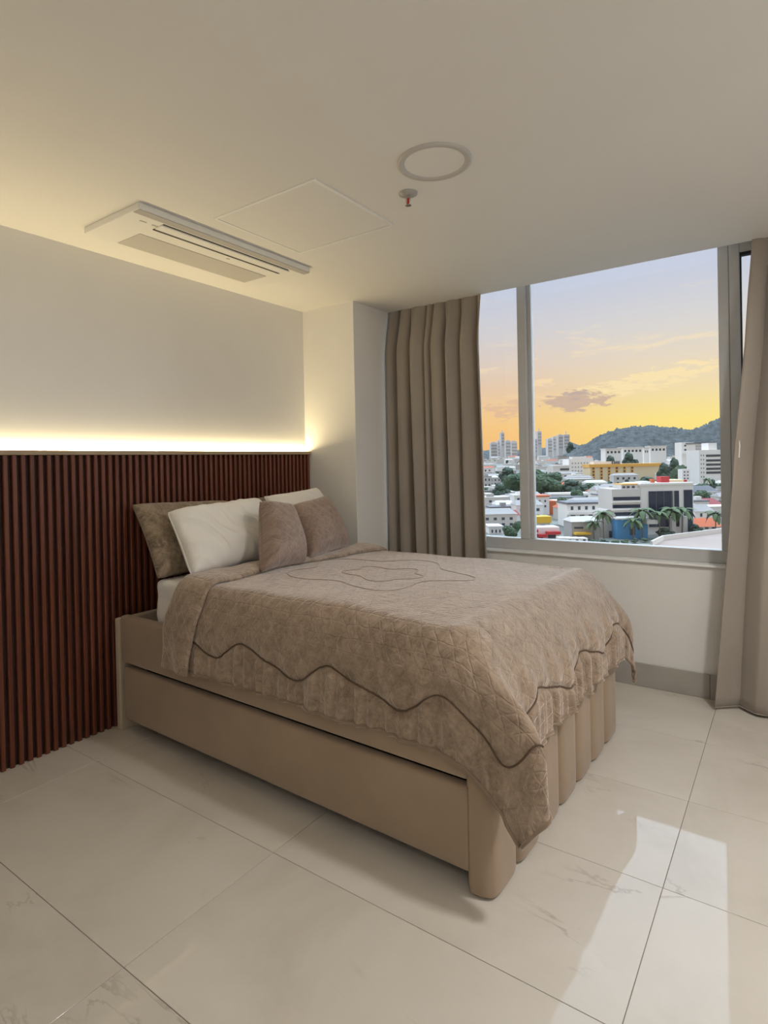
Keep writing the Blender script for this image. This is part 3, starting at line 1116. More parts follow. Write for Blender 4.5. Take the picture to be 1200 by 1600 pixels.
C_WHITE = cm('white_render', (0.86, 0.82, 0.765, 1))
C_OFF = cm('offwhite_render', (0.67, 0.625, 0.57, 1))
C_GREY = cm('grey_render', (0.41, 0.385, 0.36, 1))
C_DARKR = cm('dark_roof', (0.16, 0.16, 0.17, 1))
C_CREAM = cm('cream_render', (0.78, 0.63, 0.40, 1))
C_ORANGE = cm('orange_paint', (0.80, 0.42, 0.09, 1))
C_TERRA = cm('terracotta', (0.60, 0.15, 0.06, 1))
C_RED = cm('red_paint', (0.52, 0.05, 0.05, 1))
C_DRED = cm('dark_red_roof', (0.33, 0.07, 0.07, 1))
C_BLUE = cm('blue_paint', (0.10, 0.32, 0.58, 1))
C_YEL = cm('yellow_paint', (0.85, 0.50, 0.05, 1))
C_BEIGE = cm('beige_wall', (0.50, 0.45, 0.39, 1))
C_PINK = cm('pale_terrace', (0.36, 0.275, 0.225, 1))
C_GLASS = mat('town_dark_glass', (0.016, 0.024, 0.055, 1), 0.12, spec=0.6)
C_WIN = mat('town_window', (0.06, 0.07, 0.09, 1), 0.25)
C_TOWER = cm('far_tower', (0.66, 0.62, 0.59, 1))
C_LEAF = mat('town_foliage', (0.085, 0.135, 0.075, 1), 0.85, bump=(0.9, 1.0, 0.6), var=(0.6, 0.35))
C_LEAFD = mat('town_foliage_dark', (0.060, 0.095, 0.065, 1), 0.85, bump=(0.9, 1.0, 0.6), var=(0.6, 0.35))
C_BARK = mat('town_bark', (0.22, 0.18, 0.15, 1), 0.9)
C_FROND = mat('town_palm_frond', (0.11, 0.17, 0.07, 1), 0.7, var=(0.5, 0.25))
C_HILL = mat('town_hazed_hill_forest', (0.088, 0.102, 0.098, 1), 0.95, bump=(0.08, 1.0, 12.0), var=(0.04, 0.35), wobj=True)  # forest green greyed: distance haze is put into the base colour
C_GROUND = mat('town_ground', (0.20, 0.21, 0.18, 1), 0.9, var=(0.03, 0.4), wobj=True)

UB = {}


def ubox(m):
    if m.name not in UB:
        UB[m.name] = MB().box(-0.5, 0.5, -0.5, 0.5, -0.5, 0.5).mesh('block', m)
    return UB[m.name]


AZ0 = math.atan2(_r[1], _r[0])      # facades face back along the view
OCC = []


class Bld:
    """a building whose facade plane stands at depth D; facade details are given as the rectangle they cover in the view"""
    def __init__(s, name, label, x0, x1, yt, D=None, ybase=None, depth=12.0, group=None, cat='building', zb=None):
        s.D = D if D else ground_D((x0 + x1) / 2, ybase)
        s.xm = (x0 + x1) / 2
        s.k = s.D / FPX
        c = at(s.xm, yt, s.D)
        zb = gz(s.D) if zb is None else zb
        s.zb = zb
        s.h = c[2] - zb
        s.w = (x1 - x0) * s.k
        s.depth = depth
        s.e = tag(empty(name, (c[0], c[1], zb), AZ0), label, cat, group)
        OCC.append((c[0] + fw[0] * depth / 2, c[1] + fw[1] * depth / 2, 0.5 * math.hypot(s.w, depth)))

    def lx(s, px):
        return (px - s.xm) * s.k

    def lz(s, py):
        return at(s.xm, py, s.D)[2] - s.zb

    def blk(s, name, m, x0, x1, yt, yb=None, y0=0.0, y1=None, parent=None):
        """block covering view rectangle, from local depth y0 to y1; yb None = down to the ground"""
        y1 = s.depth if y1 is None else y1
        za = s.lz(yt)
        zc = 0.0 if yb is None else s.lz(yb)
        o = link(name, ubox(m), parent or s.e)
        o.location = ((s.lx(x0) + s.lx(x1)) / 2, (y0 + y1) / 2, (za + zc) / 2)
        o.scale = (s.lx(x1) - s.lx(x0), y1 - y0, za - zc)
        return o

    def win(s, m, x0, x1, yt, yb, name='window', out=0.12):
        return s.blk(name, m, x0, x1, yt, yb, -out, 0.3)

    def wins(s, nx, ny, x0, x1, yt, yb, fx=0.55, fy=0.5, m=None):
        for i in range(nx):
            for j in range(ny):
                a = x0 + (x1 - x0) * (i + 0.5) / nx
                c = yt + (yb - yt) * (j + 0.5) / ny
                hw, hh = (x1 - x0) / nx * fx / 2, (yb - yt) / ny * fy / 2
                s.win(m or C_WIN, a - hw, a + hw, c - hh, c + hh)


def gable(B, m, x0, x1, ye, yr, name='roof', over=0.4):
    """pitched roof: eaves at ye, ridge at yr"""
    za, zr = B.lz(ye), B.lz(yr)
    xa, xb = B.lx(x0) - over, B.lx(x1) + over
    d = B.depth
    b = MB()
    v = [b.b.verts.new(p) for p in ((xa, -over, za), (xb, -over, za), (xb, d + over, za), (xa, d + over, za),
                                    (xa + (xb - xa) * 0.12, d / 2, zr), (xb - (xb - xa) * 0.12, d / 2, zr))]
    for f in ((0, 1, 5, 4), (2, 3, 4, 5), (1, 2, 5), (3, 0, 4), (3, 2, 1, 0)):
        b.b.faces.new([v[i] for i in f])
    return b.build(name, m, B.e)


# ---- the ground and the wooded hill
Dg = np.concatenate([np.linspace(-150, 560, 8), np.linspace(600, 1600, 26), [1700, 2500, 4000, 9000]])
Lg = np.linspace(-1, 1, 9)
GP = np.zeros((len(Dg), len(Lg), 3))
for i, D in enumerate(Dg):
    for j, t in enumerate(Lg):
        q = CAM + np.array([fw[0], fw[1], 0]) * D + _r * (t * (900 + 1.1 * max(D, 0)))
        GP[i, j] = (q[0], q[1], gz(D) - 0.02)
tag(link('ground', grid_mesh('ground', GP, C_GROUND)), kind='structure')


def ridge(name, prof_, D0, D1, amp, fr, nu=220, nv=30):
    xs = np.linspace(prof_[0][0], prof_[-1][0], nu)
    ys = np.interp(xs, [p[0] for p in prof_], [p[1] for p in prof_])
    P = np.zeros((nu, nv, 3))
    Dm = (D0 + D1) / 2
    for i in range(nu):
        ztop = at(xs[i], ys[i], Dm)[2]
        for j in range(nv):
            v = j / (nv - 1)
            D = D0 + (D1 - D0) * v
            q = at(xs[i], 712, D)
            sh = math.sin(math.pi * min(v, 1 - v) / 1.0) ** 0.8 if v not in (0, 1) else 0.0
            n = noise.noise(Vector((q[0] * fr, q[1] * fr, 0))) + 0.6 * noise.noise(Vector((q[0] * fr * 2.7, q[1] * fr * 2.7, 5)))
            P[i, j] = (q[0], q[1], GZ - 1 + (ztop - GZ) * sh + amp * n * sh)
    return tag(link(name, grid_mesh(name, P, C_HILL)), kind='structure')


ridge('wooded_hill', [(880, 712), (905, 700), (922, 690), (940, 680), (960, 673), (985, 668), (1010, 667), (1035, 668), (1060, 670), (1080, 673),
                      (1100, 665), (1127, 655), (1160, 646), (1200, 645), (1260, 660), (1330, 705)], 1350, 2300, 9.0, 0.07, 520, 44)
ridge('far_hill', [(560, 712), (620, 707), (700, 708), (760, 704), (800, 703), (850, 700), (872, 693), (890, 690), (905, 696), (930, 700), (980, 702), (1010, 712)], 2600, 3600, 8.0, 0.008, 120, 16)

# ---- trees
def tree_mesh(name, m, seed, n=9):
    rnd = random.Random(seed)
    b = MB()
    for k in range(n):
        a, rr_ = rnd.uniform(0, 6.28), rnd.uniform(0, 0.34)
        s_ = rnd.uniform(0.17, 0.30)
        mt_ = Matrix.Translation((rr_ * math.cos(a), rr_ * math.sin(a), rnd.uniform(0.42, 0.80) - 0.25 * rr_)) @ Matrix.Diagonal((s_, s_, s_ * 0.8, 1))
        r = bmesh.ops.create_icosphere(b.b, subdivisions=3, radius=1.0, matrix=mt_)
        for v in r['verts']:
            c = mt_.translation
            d = v.co - c
            v.co = c + d * (1 + 0.28 * noise.noise(v.co * 11 + Vector((seed, k, 0))) + 0.22 * noise.noise(v.co * 25 + Vector((seed, 0, k))))
    return b.mesh(name, m)


TREES = [tree_mesh('crown', C_LEAF, 1), tree_mesh('crown', C_LEAFD, 2), tree_mesh('crown', C_LEAF, 3, 12)]
TRUNK = MB().tube([(0, 0, 0), (0.01, 0, 0.25), (0, 0.01, 0.55)], [0.035, 0.028, 0.02], 7).mesh('trunk', C_BARK)


def tree(px, yt, D, wpx, v, label, group=None, yb=None, name='broadleaf_tree'):
    c = at(px, yt, D)
    zb = gz(D)
    h = c[2] - zb
    e = tag(empty(name, (c[0], c[1], zb), v * 1.3), label, 'tree', group)
    k = wpx * D / FPX / 1.05
    o = link('crown', TREES[v % 3], e)
    o.scale = (k, k, h)
    o = link('trunk', TRUNK, e)
    o.scale = (k * 0.6, k * 0.6, h)
    OCC.append((c[0], c[1], k * 0.45))


# ---- the recognisable buildings
b = Bld('office_building', 'office block with two tall dark glass panels in a pale frame', 1001, 1083, 756, ybase=835, depth=16)
b.blk('wall', C_WHITE, 1001, 1083, 756)
b.win(C_GLASS, 1013, 1060, 767, 823, 'glass_panel', 0.35)
b.win(C_GLASS, 1068, 1081, 766, 833, 'glass_panel', 0.35)
for x in (1024, 1036, 1048):
    b.win(C_DARKR, x - 0.3, x + 0.3, 767, 823, 'glazing_bar', 0.5)
for x in (1046, 1064):
    b.blk('column', C_OFF, x - 3.2, x + 3.2, 806, None, -3.0, -1.4)
b.win(C_GREY, 1049.5, 1052, 767, 806, 'fin', 0.6)
b.blk('parapet', C_WHITE, 1000, 1084, 754.5, 757.5, -0.4, 16.4)
b.blk('roof_plant_room', C_WHITE, 1007, 1022, 752, 756.5, 3, 8)
b.blk('roof_tank', C_TERRA, 1024, 1029, 748.5, 756.5, 3, 5)
b.blk('roof_tank', C_RED, 1041, 1054, 745, 756.5, 4, 8)
b.blk('roof_tank', C_RED, 1079.5, 1084, 751, 756.5, 5, 7)
b.blk('roof_slab', C_CREAM, 1053, 1079, 750.5, 756.5, 5, 12)

b = Bld('office_wing', 'low white office wing with dark ribbon windows beside the glass block', 956, 1000.5, 764, D=235.5, depth=14)
b.blk('wall', C_OFF, 956, 1000.5, 764)
for y, x0 in ((779, 958), (791, 957), (803, 958)):
    b.win(C_GLASS, x0, 999.5, y - 2.6, y + 2.6, 'ribbon_window', 0.2)
    b.win(C_WHITE, 956, 1000.5, y + 3.2, y + 6, 'floor_band', 0.5)
b.blk('penthouse', C_OFF, 974, 1000, 758, 764.5, 2, 10)
for x in (978, 985, 993):
    b.blk('window', C_WIN, x - 2, x + 2, 760, 763, 1.7, 2.3)
b.blk('roof_edge', C_ORANGE, 975, 1000, 756.5, 758, 1.8, 10)

b = Bld('blue_building', 'bright blue low building in front of the office wing', 964, 1012, 811, ybase=842, depth=8)
b.blk('wall', C_BLUE, 964, 1012, 811)
b.blk('canopy', C_OFF, 1004, 1021, 812, 818, -3.5, 1)
b.blk('parapet', C_OFF, 963, 1013, 809.5, 811.5, -0.2, 8.2)
b.win(C_WIN, 984, 992, 822, 836, 'doorway')
b.win(C_WIN, 996, 1002, 822, 828)

# curved beige wall
D_ = ground_D(952, 840)
c_ = at(952, 840, D_)
e = tag(empty('curved_wall_building', (c_[0], c_[1], GZ), AZ0), 'pale beige building with a rounded gable beside the blue wall', 'building')
bb_ = MB()
k_ = D_ / FPX
hh_ = at(952, 796, D_)[2] - GZ
poly = [(-13 * k_, 0), (13 * k_, 0)] + [(13 * k_ * math.cos(a) - (0.0 if math.cos(a) > 0 else 0), hh_ * (0.45 + 0.55 * math.sin(a))) for a in np.linspace(0, math.pi, 14)]
va = [bb_.b.verts.new((x, 0, z)) for x, z in poly]
vb = [bb_.b.verts.new((x, 9, z)) for x, z in poly]
bb_.b.faces.new(va)
bb_.b.faces.new(vb[::-1])
for q in range(len(poly)):
    bb_.b.faces.new((va[q], va[(q + 1) % len(poly)], vb[(q + 1) % len(poly)], vb[q]))
bb_.build('wall', C_BEIGE, e)
o = link('doorway', ubox(C_WIN), e)
o.location = (4 * k_, 0, 1.3)
o.scale = (2.2, 0.3, 2.6)
OCC.append((c_[0] + fw[0] * 4, c_[1] + fw[1] * 4, 6))

b = Bld('white_house', 'white two-storey house with a dark flat roof left of the curved wall', 886, 955, 785, D=268, depth=13)
b.blk('wall', C_WHITE, 886, 955, 787)
b.blk('roof', C_DARKR, 885, 957, 784.5, 787.5, -0.6, 13.6)
b.wins(5, 1, 888, 944, 790, 797, 0.35, 0.8)
b.blk('balcony', C_WHITE, 886, 946, 799, 803, -2.0, 0)
b.wins(4, 1, 888, 944, 803.5, 810, 0.5, 0.8)

b = Bld('grey_warehouse', 'low grey building with a slanting roof under the white two-storey house', 893, 936, 812, ybase=843, depth=9)
b.blk('wall', C_GREY, 893, 936, 815)
gable(b, C_OFF, 893, 936, 815, 808)
b.win(C_WIN, 897, 911, 823, 826)
b.blk('awning', C_YEL, 895, 919, 831, 834, -3, 0)

b = Bld('yellow_kiosk', 'yellow-topped kiosk above the red awnings', 836, 861, 806, D=252, depth=6)
b.blk('wall', C_OFF, 838, 859, 817)
b.blk('sign_band', C_YEL, 836, 861, 807, 817, -0.5, 6.2)
b.win(C_WIN, 844, 852, 820, 830, 'doorway')

b = Bld('red_awning_shop', 'white shop with red awnings at the left foot of the window', 828, 874, 821, ybase=846, depth=7)
b.blk('wall', C_WHITE, 828, 874, 824)
for x0, x1, y in ((828, 838, 826), (838, 852, 834), (852, 873, 830)):
    b.blk('awning', C_RED, x0, x1, y, y + 4.5, -2.5, 0)
b.win(C_WIN, 841, 848, 838.5, 845, 'doorway')
b.win(C_WIN, 856, 868, 835.5, 841)

b = Bld('white_container', 'row of white cabins along the bottom of the window', 874, 919, 840, ybase=851, depth=4)
for i in range(4):
    b.blk('cabin', C_WHITE, 874 + i * 11.3, 884.6 + i * 11.3, 840 + 0.5 * i)
    b.win(C_WIN, 877 + i * 11.3, 881 + i * 11.3, 843, 846)

b = Bld('white_house', 'white house with small square windows and an orange lean-to roof', 828, 869, 774, D=330, depth=12)
b.blk('wall', C_WHITE, 828, 858, 776)
b.blk('roof', C_TERRA, 827, 859, 774, 776.3, -0.6, 12.5)
b.wins(3, 2, 830, 856, 779, 795, 0.3, 0.4)
b.blk('lean_to', C_TERRA, 858, 869, 783)

b = Bld('long_low_building', 'long low building with a row of small windows behind the white houses', 861, 922, 771, D=440, depth=14)
b.blk('wall', C_OFF, 861, 922, 773)
b.blk('roof', C_WHITE, 860, 923, 770.5, 773.3, -0.8, 14.5)
b.wins(9, 1, 864, 920, 774.5, 781, 0.5, 0.75)

b = Bld('white_house', 'white house with a stepped roof left of the office wing', 932, 957, 762, D=390, depth=13)
b.blk('wall', C_WHITE, 932, 957, 766)
gable(b, C_GREY, 932, 957, 766, 759)
b.wins(3, 2, 934, 955, 769, 784, 0.35, 0.4)

b = Bld('white_apartment_block', 'stepped white apartment block left of the yellow hotel', 864, 927, 722, D=760, depth=25)
b.blk('wall', C_WHITE, 889, 927, 717)
b.blk('wall', C_OFF, 864, 889.2, 727)
for y in (733, 740, 747):
    b.win(C_WIN, 875, 889, y - 1.6, y + 1.6, 'ribbon_window', 0.4)
b.wins(6, 4, 892, 920, 721, 745, 0.45, 0.45, C_GREY)
b.blk('roof_plant_room', C_OFF, 896, 918, 713.5, 717.2, 4, 16)
b.blk('balcony', C_WHITE, 862, 892, 736, 737.5, -1.5, 0)

b = Bld('yellow_hotel', 'long cream hotel with orange roof band and orange window strips', 922, 1036, 727, D=690, depth=22)
b.blk('wall', C_CREAM, 922, 1034, 729)
b.blk('roof_band', C_ORANGE, 920, 1036, 724.5, 729, -1.2, 22.5)
for x in (927, 939.5, 951.5, 963.5, 975.5, 987.5):
    b.win(C_ORANGE, x - 2.2, x + 2.2, 729, 754, 'window_strip', 0.35)
    for y in (731, 736, 741, 746, 751):
        b.win(C_WIN, x - 1.2, x + 1.2, y - 1.4, y + 1.4, 'window', 0.7)
b.blk('roof_house', C_WHITE, 930, 962, 720.5, 724.8, 5, 15)
for x in (958, 961.4, 964.8, 968.2):
    b.blk('sign_letter', C_DARKR, x - 1.2, x + 1.2, 720, 724.6, 1.5, 2.2)

b = Bld('white_tower_block', 'white tower block with ribbon windows at the right end of the town', 1092, 1126, 703, D=560, depth=22)
b.blk('wall', C_WHITE, 1092, 1126, 703)
for y in (712, 719.5, 726, 732.5, 738.5):
    b.win(C_WIN, 1103, 1125.5, y - 1.7, y + 1.7, 'ribbon_window', 0.3)
b.wins(2, 6, 1093.5, 1101, 708, 748, 0.3, 0.35)
b.blk('roof_plant_room', C_WHITE, 1111, 1124, 692, 703.2, 4, 16)

b = Bld('grey_block', 'grey gridded block behind the white tower block', 1086, 1116, 692, D=660, depth=18)
b.blk('wall', C_OFF, 1086, 1116, 693)
b.wins(7, 2, 1087, 1110, 695, 704, 0.6, 0.6, C_GREY)
b.blk('roof', C_DARKR, 1085, 1117, 691, 693.2, -0.5, 18.5)

b = Bld('white_block', 'small white block with a balcony at the foot of the hill', 1065, 1084, 691, D=720, depth=16)
b.blk('wall', C_WHITE, 1065, 1084, 691)
b.wins(2, 2, 1067, 1083, 693, 706, 0.5, 0.4)
b.blk('balcony', C_WHITE, 1064, 1085, 707, 709, -2, 0)

b = Bld('white_stair_tower', 'slim white stair tower in the trees behind the office block', 1066, 1078, 733, D=420, depth=6)
b.blk('wall', C_WHITE, 1066, 1078, 733)
b.wins(2, 3, 1067, 1077, 735, 750, 0.4, 0.4)

for i, (x0, x1, y, lab) in enumerate(((946, 971, 701, 'low white villa under the left end of the hill'), (973, 1004, 699, 'wide white villa under the middle of the hill'),
                                      (1006, 1014, 700, 'tiny white cube house under the hill'), (1016, 1041, 697, 'white villa with a row of windows below the hilltop trees'))):
    b = Bld('hillside_villa', lab, x0, x1, y, D=900 + 20 * i, depth=18)
    b.blk('wall', C_WHITE, x0, x1, y + 1)
    b.blk('roof', C_OFF, x0 - 0.6, x1 + 0.6, y - 0.6, y + 1.2, -1, 19)
    b.wins(max(2, int((x1 - x0) / 6)), 1, x0 + 1, x1 - 1, y + 3, y + 8, 0.55, 0.7)

b = Bld('red_roofed_house', 'white house with a bright orange-red roof at the lower right of the window', 1083, 1128, 811, ybase=827, depth=10)
b.blk('wall', C_OFF, 1085, 1127, 822)
gable(b, C_TERRA, 1083, 1128, 823, 811)
b.wins(3, 1, 1088, 1120, 823.5, 826.5, 0.5, 0.8)
b = Bld('white_gabled_house', 'plain white gable house behind the orange-red roof', 1086, 1115, 797, D=275, depth=10)
b.blk('wall', C_WHITE, 1086, 1115, 799)
gable(b, C_GREY, 1086, 1115, 799, 789)
b.wins(2, 1, 1090, 1112, 801, 808, 0.3, 0.8)
b = Bld('dark_red_roofed_house', 'house with a dark red roof right of the glass office block', 1097, 1128, 781, D=320, depth=13)
b.blk('wall', C_OFF, 1098, 1127, 788)
gable(b, C_DRED, 1097, 1128, 788, 779.5)
b.wins(3, 1, 1100, 1124, 789, 796, 0.4, 0.7)
b = Bld('grey_roofed_house', 'wide grey-roofed house under the white tower block', 1086, 1124, 764, D=400, depth=18)
b.blk('wall', C_WHITE, 1087, 1123, 768)
gable(b, C_DARKR, 1086, 1124, 769, 759.5)
b.wins(4, 1, 1089, 1121, 770, 777, 0.4, 0.8)

b = Bld('white_house', 'white house with a grey-blue roof seen through the narrow left pane', 782, 811, 773, D=420, depth=13)
b.blk('wall', C_WHITE, 782, 811, 775)
gable(b, C_GREY, 782, 811, 778, 771)
b.wins(3, 1, 785, 808, 780, 785, 0.4, 0.8)
b = Bld('white_house', 'small white house with a red gable seen through the narrow left pane', 785, 812, 801, D=290, depth=10)
b.blk('wall', C_WHITE, 785, 812, 805)
gable(b, C_DRED, 785, 812, 805, 798)
b.wins(2, 1, 788, 808, 807, 813, 0.3, 0.8)
b = Bld('white_house', 'long white house with a flat roof low in the narrow left pane', 764, 786, 822, D=250, depth=10)
b.blk('wall', C_WHITE, 764, 786, 824)
b.blk('roof', C_OFF, 763, 787, 822, 824.3, -0.5, 10.5)
b.wins(3, 1, 766, 784, 827, 833, 0.4, 0.8)

# near roof terrace at the bottom right
tz = -14.0
def pz(px, py, z):
    d = ray(px, py)
    return CAM + d * ((z - CAM[2]) / d[2])
tp = [pz(*q, tz) for q in ((1010, 880), (1018, 853), (1036, 844), (1128, 832), (1215, 822), (1215, 880))]
e = tag(empty('roof_terrace', (tp[3][0], tp[3][1], GZ)), 'pale pinkish flat roof terrace at the bottom right corner of the window', 'terrace')
o = MB().prism([(p[0] - tp[3][0], p[1] - tp[3][1]) for p in tp][::-1], 0, tz - GZ).build('roof', C_PINK, e)
L3 = Vector((tp[3][0], tp[3][1], 0))
for q in range(1, 4):
    a_, c2_ = Vector((tp[q][0], tp[q][1], 0)) - L3, Vector((tp[q + 1][0], tp[q + 1][1], 0)) - L3
    dd = (c2_ - a_)
    bl_ = link('parapet', ubox(C_OFF), e)
    bl_.location = ((a_.x + c2_.x) / 2, (a_.y + c2_.y) / 2, tz - GZ + 0.4)
    bl_.rotation_euler = (0, 0, math.atan2(dd.y, dd.x))
    bl_.scale = (dd.length, 0.35, 0.9)

# far skyline
for i, (x0, x1, yt, lab) in enumerate((
        (783, 788, 676, 'slim pointed skyscraper on the skyline in the narrow left pane'), (767, 777, 692, 'broad pale high-rise at the left end of the skyline'),
        (777.5, 782.5, 689, 'pale high-rise left of the pointed skyscraper'), (790, 798, 689, 'pale high-rise right of the pointed skyscraper'), (799, 808, 690, 'wide pale high-rise beside the window mullion'),
        (826, 834, 690, 'square pale high-rise just right of the window mullion'), (836, 839.5, 686, 'narrow high-rise left of the tallest slab tower'), (840, 846, 674, 'tallest slab tower on the skyline'),
        (856, 863, 686, 'left high-rise of the clustered blocks on the skyline'), (864, 872, 683, 'stepped high-rise in the middle of the skyline cluster'), (872.5, 880, 680, 'tall middle block of the skyline cluster'), (881, 890, 679, 'high-rise with a mast at the right of the skyline cluster'))):
    D = 2250 + 40 * (i % 5)
    b = Bld('high_rise', lab, x0, x1, yt, D=D, depth=30, cat='high-rise')
    b.blk('wall', C_TOWER, x0, x1, yt)
    for j in range(4):
        y = yt + 3 + j * 5
        b.win(C_GREY, x0 + 0.6, x1 - 0.6, y, y + 2.0, 'window_band', 1.0)
    if i in (0, 7, 11):
        b.blk('spire', C_TOWER, (x0 + x1) / 2 - 0.6, (x0 + x1) / 2 + 0.6, yt - (5 if i else 4), yt, 8, 12)
    else:
        b.blk('roof_plant_room', C_TOWER, x0 + 1.5, x1 - 1.5, yt - 1.5, yt, 6, 20)

# ---- trees and palms
for px, yt, D, wp, v, lab in (
        (797, 729, 640, 34, 1, 'round dark tree in the narrow left pane'), (795, 752, 520, 36, 0, 'low spreading tree below the round dark one in the left pane'),
        (838, 729, 620, 40, 0, 'large green tree right of the window mullion'), (860, 735, 600, 34, 2, 'wide green tree left of the white apartment block'),
        (843, 750, 480, 36, 1, 'dark tree below the large green one'), (890, 749, 560, 34, 0, 'tree below the stepped white apartment block'),
        (915, 750, 580, 32, 2, 'tree at the left foot of the yellow hotel'), (868, 757, 500, 30, 1, 'dark low tree above the long low building'),
        (1040, 722, 540, 26, 1, 'tall dark tree right of the yellow hotel'), (1056, 714, 560, 24, 1, 'pointed dark tree behind the white stair tower'),
        (1013, 744, 600, 30, 1, 'low dark tree under the right end of the yellow hotel'), (985, 706, 860, 24, 1, 'tree on the roofline above the yellow hotel'),
        (956, 711, 840, 22, 1, 'dark tree above the hotel sign'), (1079, 718, 600, 16, 1, 'small tree left of the white tower block'),
        (795, 818, 225, 26, 0, 'leafy tree at the bottom of the narrow left pane'), (806, 812, 240, 16, 2, 'taller tree beside the mullion at the bottom of the left pane'),
        (1040, 824, 225, 28, 1, 'round bush at the foot of the glass office block'), (1088, 818, 232, 20, 1, 'dark bush between the office block and the orange-red roof'),
        (1115, 748, 480, 12, 1, 'small round tree in front of the white tower block'),
        (833, 737, 465, 40, 2, 'broad green crown in front of the large tree by the mullion'), (857, 741, 475, 42, 0, 'broad green crown above the long low building'),
        (800, 736, 490, 38, 2, 'broad green crown in the middle of the narrow left pane'), (784, 754, 430, 28, 1, 'dark crown beside the grey-blue roof in the left pane'),
        (897, 748, 480, 40, 1, 'dark broad crown left of the yellow hotel wall'), (924, 752, 490, 26, 0, 'green crown at the near corner of the yellow hotel'),
        (1058, 722, 450, 30, 2, 'broad tree mass behind the roof of the glass office block'), (1003, 748, 520, 26, 0, 'green crown below the blank end of the hotel'),
        (893, 690, 2000, 16, 1, 'dark tree clump at the end of the skyline cluster')):
    tree(px, yt, D, wp, v, lab)
for k_, (px, yt, D, wp) in enumerate(((928, 842, 215, 14), (944, 842, 212, 14), (960, 843, 210, 14), (976, 842, 212, 14), (992, 841, 214, 14), (1008, 840, 216, 14))):
    tree(px, yt, D, wp, k_, ('left end', 'second from the left', 'third from the left', 'third from the right', 'second from the right', 'right end')[k_] + ' of the low green hedge shrubs along the window bottom', 'hedge shrubs at the bottom of the window', name='shrub')


def frond_mesh():
    b = MB()
    n = 9
    L = []
    for k in range(n + 1):
        t = k / n
        x = 2.6 * t
        z = 0.75 * math.sin(t * 2.0) - 1.9 * t * t
        wd = 0.52 * math.sin(math.pi * min(0.08 + t * 0.9, 1.0)) ** 0.7
        L.append((b.b.verts.new((x, -wd, z - 0.32 * wd)), b.b.verts.new((x, 0, z)), b.b.verts.new((x, wd, z - 0.32 * wd))))
    for k in range(n):
        for q in (0, 1):
            b.b.faces.new((L[k][q], L[k + 1][q], L[k + 1][q + 1], L[k][q + 1]))
    return b.mesh('frond', C_FROND)


FR = frond_mesh()
for i, (px, yc, yb, D, sc_, lab) in enumerate((
        (942, 803, 842, 222, 1.15, 'palm in front of the curved beige wall'), (927, 817, 845, 224, 0.95, 'shorter palm left of the curved beige wall'),
        (1003, 799, 842, 224, 1.3, 'palm in front of the blue and office walls'), (990, 813, 842, 222, 1.1, 'shorter palm in front of the blue wall'),
        (1046, 798, 840, 226, 1.35, 'palm before the larger dark glass panel'), (1066, 798, 838, 228, 1.35, 'palm before the pale pier of the glass office block'),
        (1118, 803, 835, 232, 1.2, 'palm above the orange-red roof'), (1105, 749, 775, 440, 1.2, 'distant palm in front of the white tower block'),
        (1030, 803, 840, 224, 1.0, 'slim palm left of the pair before the glass panels'))):
    c = at(px, yc, D)
    zb = gz(D)
    e = tag(empty('palm_tree', (c[0], c[1], zb), i * 0.7), lab, 'palm')
    h = c[2] - zb
    tk = MB().tube([(0.25, 0, 0), (0.1, 0.05, h * 0.4), (0, 0, h)], [0.30, 0.22, 0.17], 7).build('trunk', C_BARK, e)
    for k in range(13):
        o = link('frond', FR, e)
        o.location = (0, 0, h - 0.1)
        o.rotation_euler = (0, (-0.45, 0.05, 0.35)[k % 3], k * 2 * math.pi / 13 + 0.2 * math.sin(k * 3))
        s_ = 1.5 * sc_ * (0.9 + 0.2 * ((k * 7) % 5) / 5)
        o.scale = (s_, s_, s_)

def hor(px):
    return 717.2 - (px - 831.3) * 0.0209


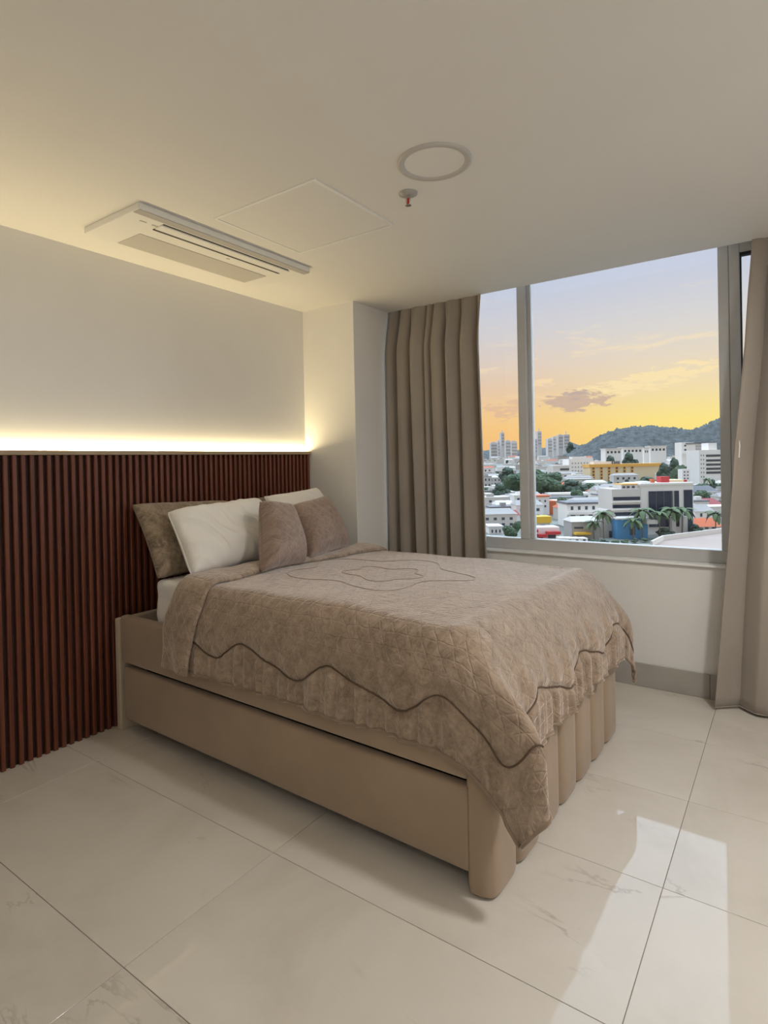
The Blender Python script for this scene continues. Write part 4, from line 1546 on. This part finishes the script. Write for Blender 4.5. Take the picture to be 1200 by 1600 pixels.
# ---- the crowd of small houses that fills the town between them
rnd = random.Random(21)
cnt = 0
for _ in range(5000):
    D = math.exp(rnd.uniform(math.log(265), math.log(1900)))
    px = rnd.uniform(752, 1150) if cnt < 205 else rnd.choice([rnd.uniform(620, 752), rnd.uniform(1150, 1240)])
    wm = rnd.uniform(10, 20) * (1.0 if D < 600 else 1.5)
    hm = rnd.uniform(5.0, 8.5) if D < 600 else rnd.uniform(7, 14)
    dm = rnd.uniform(9, 14)
    c = at(px, 712, D)
    cx_, cy_ = c[0] + fw[0] * dm / 2, c[1] + fw[1] * dm / 2
    rad = 0.5 * math.hypot(wm, dm)
    if any((cx_ - a) ** 2 + (cy_ - d) ** 2 < (rad + r_) ** 2 * 0.92 for a, d, r_ in OCC):
        continue
    wp = wm * FPX / D
    yt = hor(px) + (CAM[2] - gz(D) - hm) * FPX / D
    pitched = rnd.random() < 0.35
    near = D < 620
    wm_ = rnd.choice([C_WHITE, C_WHITE, C_WHITE, C_OFF, C_OFF, C_BEIGE])
    rm = rnd.choice([C_GREY, C_TERRA, C_OFF, C_GREY] if pitched else [C_OFF, C_WHITE, C_GREY, C_DARKR])
    wn_ = {C_WHITE.name: 'white', C_OFF.name: 'off-white', C_BEIGE.name: 'beige'}[wm_.name]
    rn_ = {C_GREY.name: 'grey', C_TERRA.name: 'terracotta', C_OFF.name: 'pale', C_WHITE.name: 'white', C_DARKR.name: 'dark'}[rm.name]
    zone = next(t for lim, t in ((752, 'behind the left curtain'), (811, 'in the narrow left pane'), (865, 'just right of the slim mullion'), (922, 'left of the yellow hotel'),
                                 (980, 'in line with the yellow hotel sign'), (1036, 'in line with the blank end of the hotel'),
                                 (1085, 'in line with the dark glass panels'), (1150, 'by the white tower block'), (9999, 'behind the right curtain')) if px < lim)
    dist_ = next(t for lim, t in ((420, 'near'), (620, 'middle-distance'), (1000, 'far'), (9999, 'farthest')) if D < lim)
    lab = '%s %s %s house, %s %s roof, %s' % (dist_, 'broad' if wm > (15 if D < 600 else 22) else 'small', wn_, rn_, 'pitched' if pitched else 'flat', zone)
    grp = 'crowded houses of the town below'
    b = Bld('town_house', lab, px - wp / 2, px + wp / 2, yt, D=D, depth=dm, group=grp)
    hz = b.h
    b.blk('wall', wm_, px - wp / 2, px + wp / 2, yt)
    if pitched:
        gable(b, rm, px - wp / 2, px + wp / 2, yt, yt - 2.2 * FPX / D)
    else:
        b.blk('roof', rm, px - wp / 2 - 0.4, px + wp / 2 + 0.4, yt - 0.35 * FPX / D, yt + 0.3 * FPX / D, -0.4, dm + 0.4)
        if rnd.random() < 0.5:
            x_ = px + rnd.uniform(-0.25, 0.25) * wp
            b.blk('roof_tank', rnd.choice([C_WHITE, C_GREY, C_OFF]), x_ - 0.12 * wp, x_ + 0.12 * wp, yt - 2.2 * FPX / D, yt, 3, 6)
    if D < 900:
        b.wins(3 if wm < 15 else 4, 1 if hm < 6.5 else 2, px - wp * 0.45, px + wp * 0.45, yt + 0.8 * FPX / D, yt + (hm - 0.8) * FPX / D, 0.38, 0.45)
    cnt += 1
    if cnt >= 285:
        break
# scattered far trees between the houses
cnt = 0
for _ in range(2500):
    D = math.exp(rnd.uniform(math.log(300), math.log(1700)))
    px = rnd.uniform(755, 1145)
    k_ = rnd.uniform(7, 13)
    c = at(px, 712, D)
    if any((c[0] - a) ** 2 + (c[1] - d) ** 2 < (k_ * 0.45 + r_) ** 2 for a, d, r_ in OCC):
        continue
    ytop = hor(px) + (CAM[2] - gz(D) - rnd.uniform(6, 11)) * FPX / D
    zone = next(t for lim, t in ((752, 'behind the left curtain'), (811, 'in the narrow left pane'), (865, 'just right of the slim mullion'), (922, 'left of the yellow hotel'),
                                 (980, 'in line with the yellow hotel sign'), (1036, 'in line with the blank end of the hotel'),
                                 (1085, 'in line with the dark glass panels'), (9999, 'by the white tower block')) if px < lim)
    dist_ = next(t for lim, t in ((450, 'near'), (620, 'middle-distance'), (900, 'far'), (1250, 'farther'), (9999, 'farthest')) if D < lim)
    tree(px, ytop, D, k_ * FPX / D, cnt, '%s %s %s tree between houses, %s' % (dist_, 'wide' if k_ > 10 else 'narrow', 'dark' if cnt % 3 == 1 else 'green', zone), 'small trees between the town houses')
    cnt += 1
    if cnt >= 110:
        break
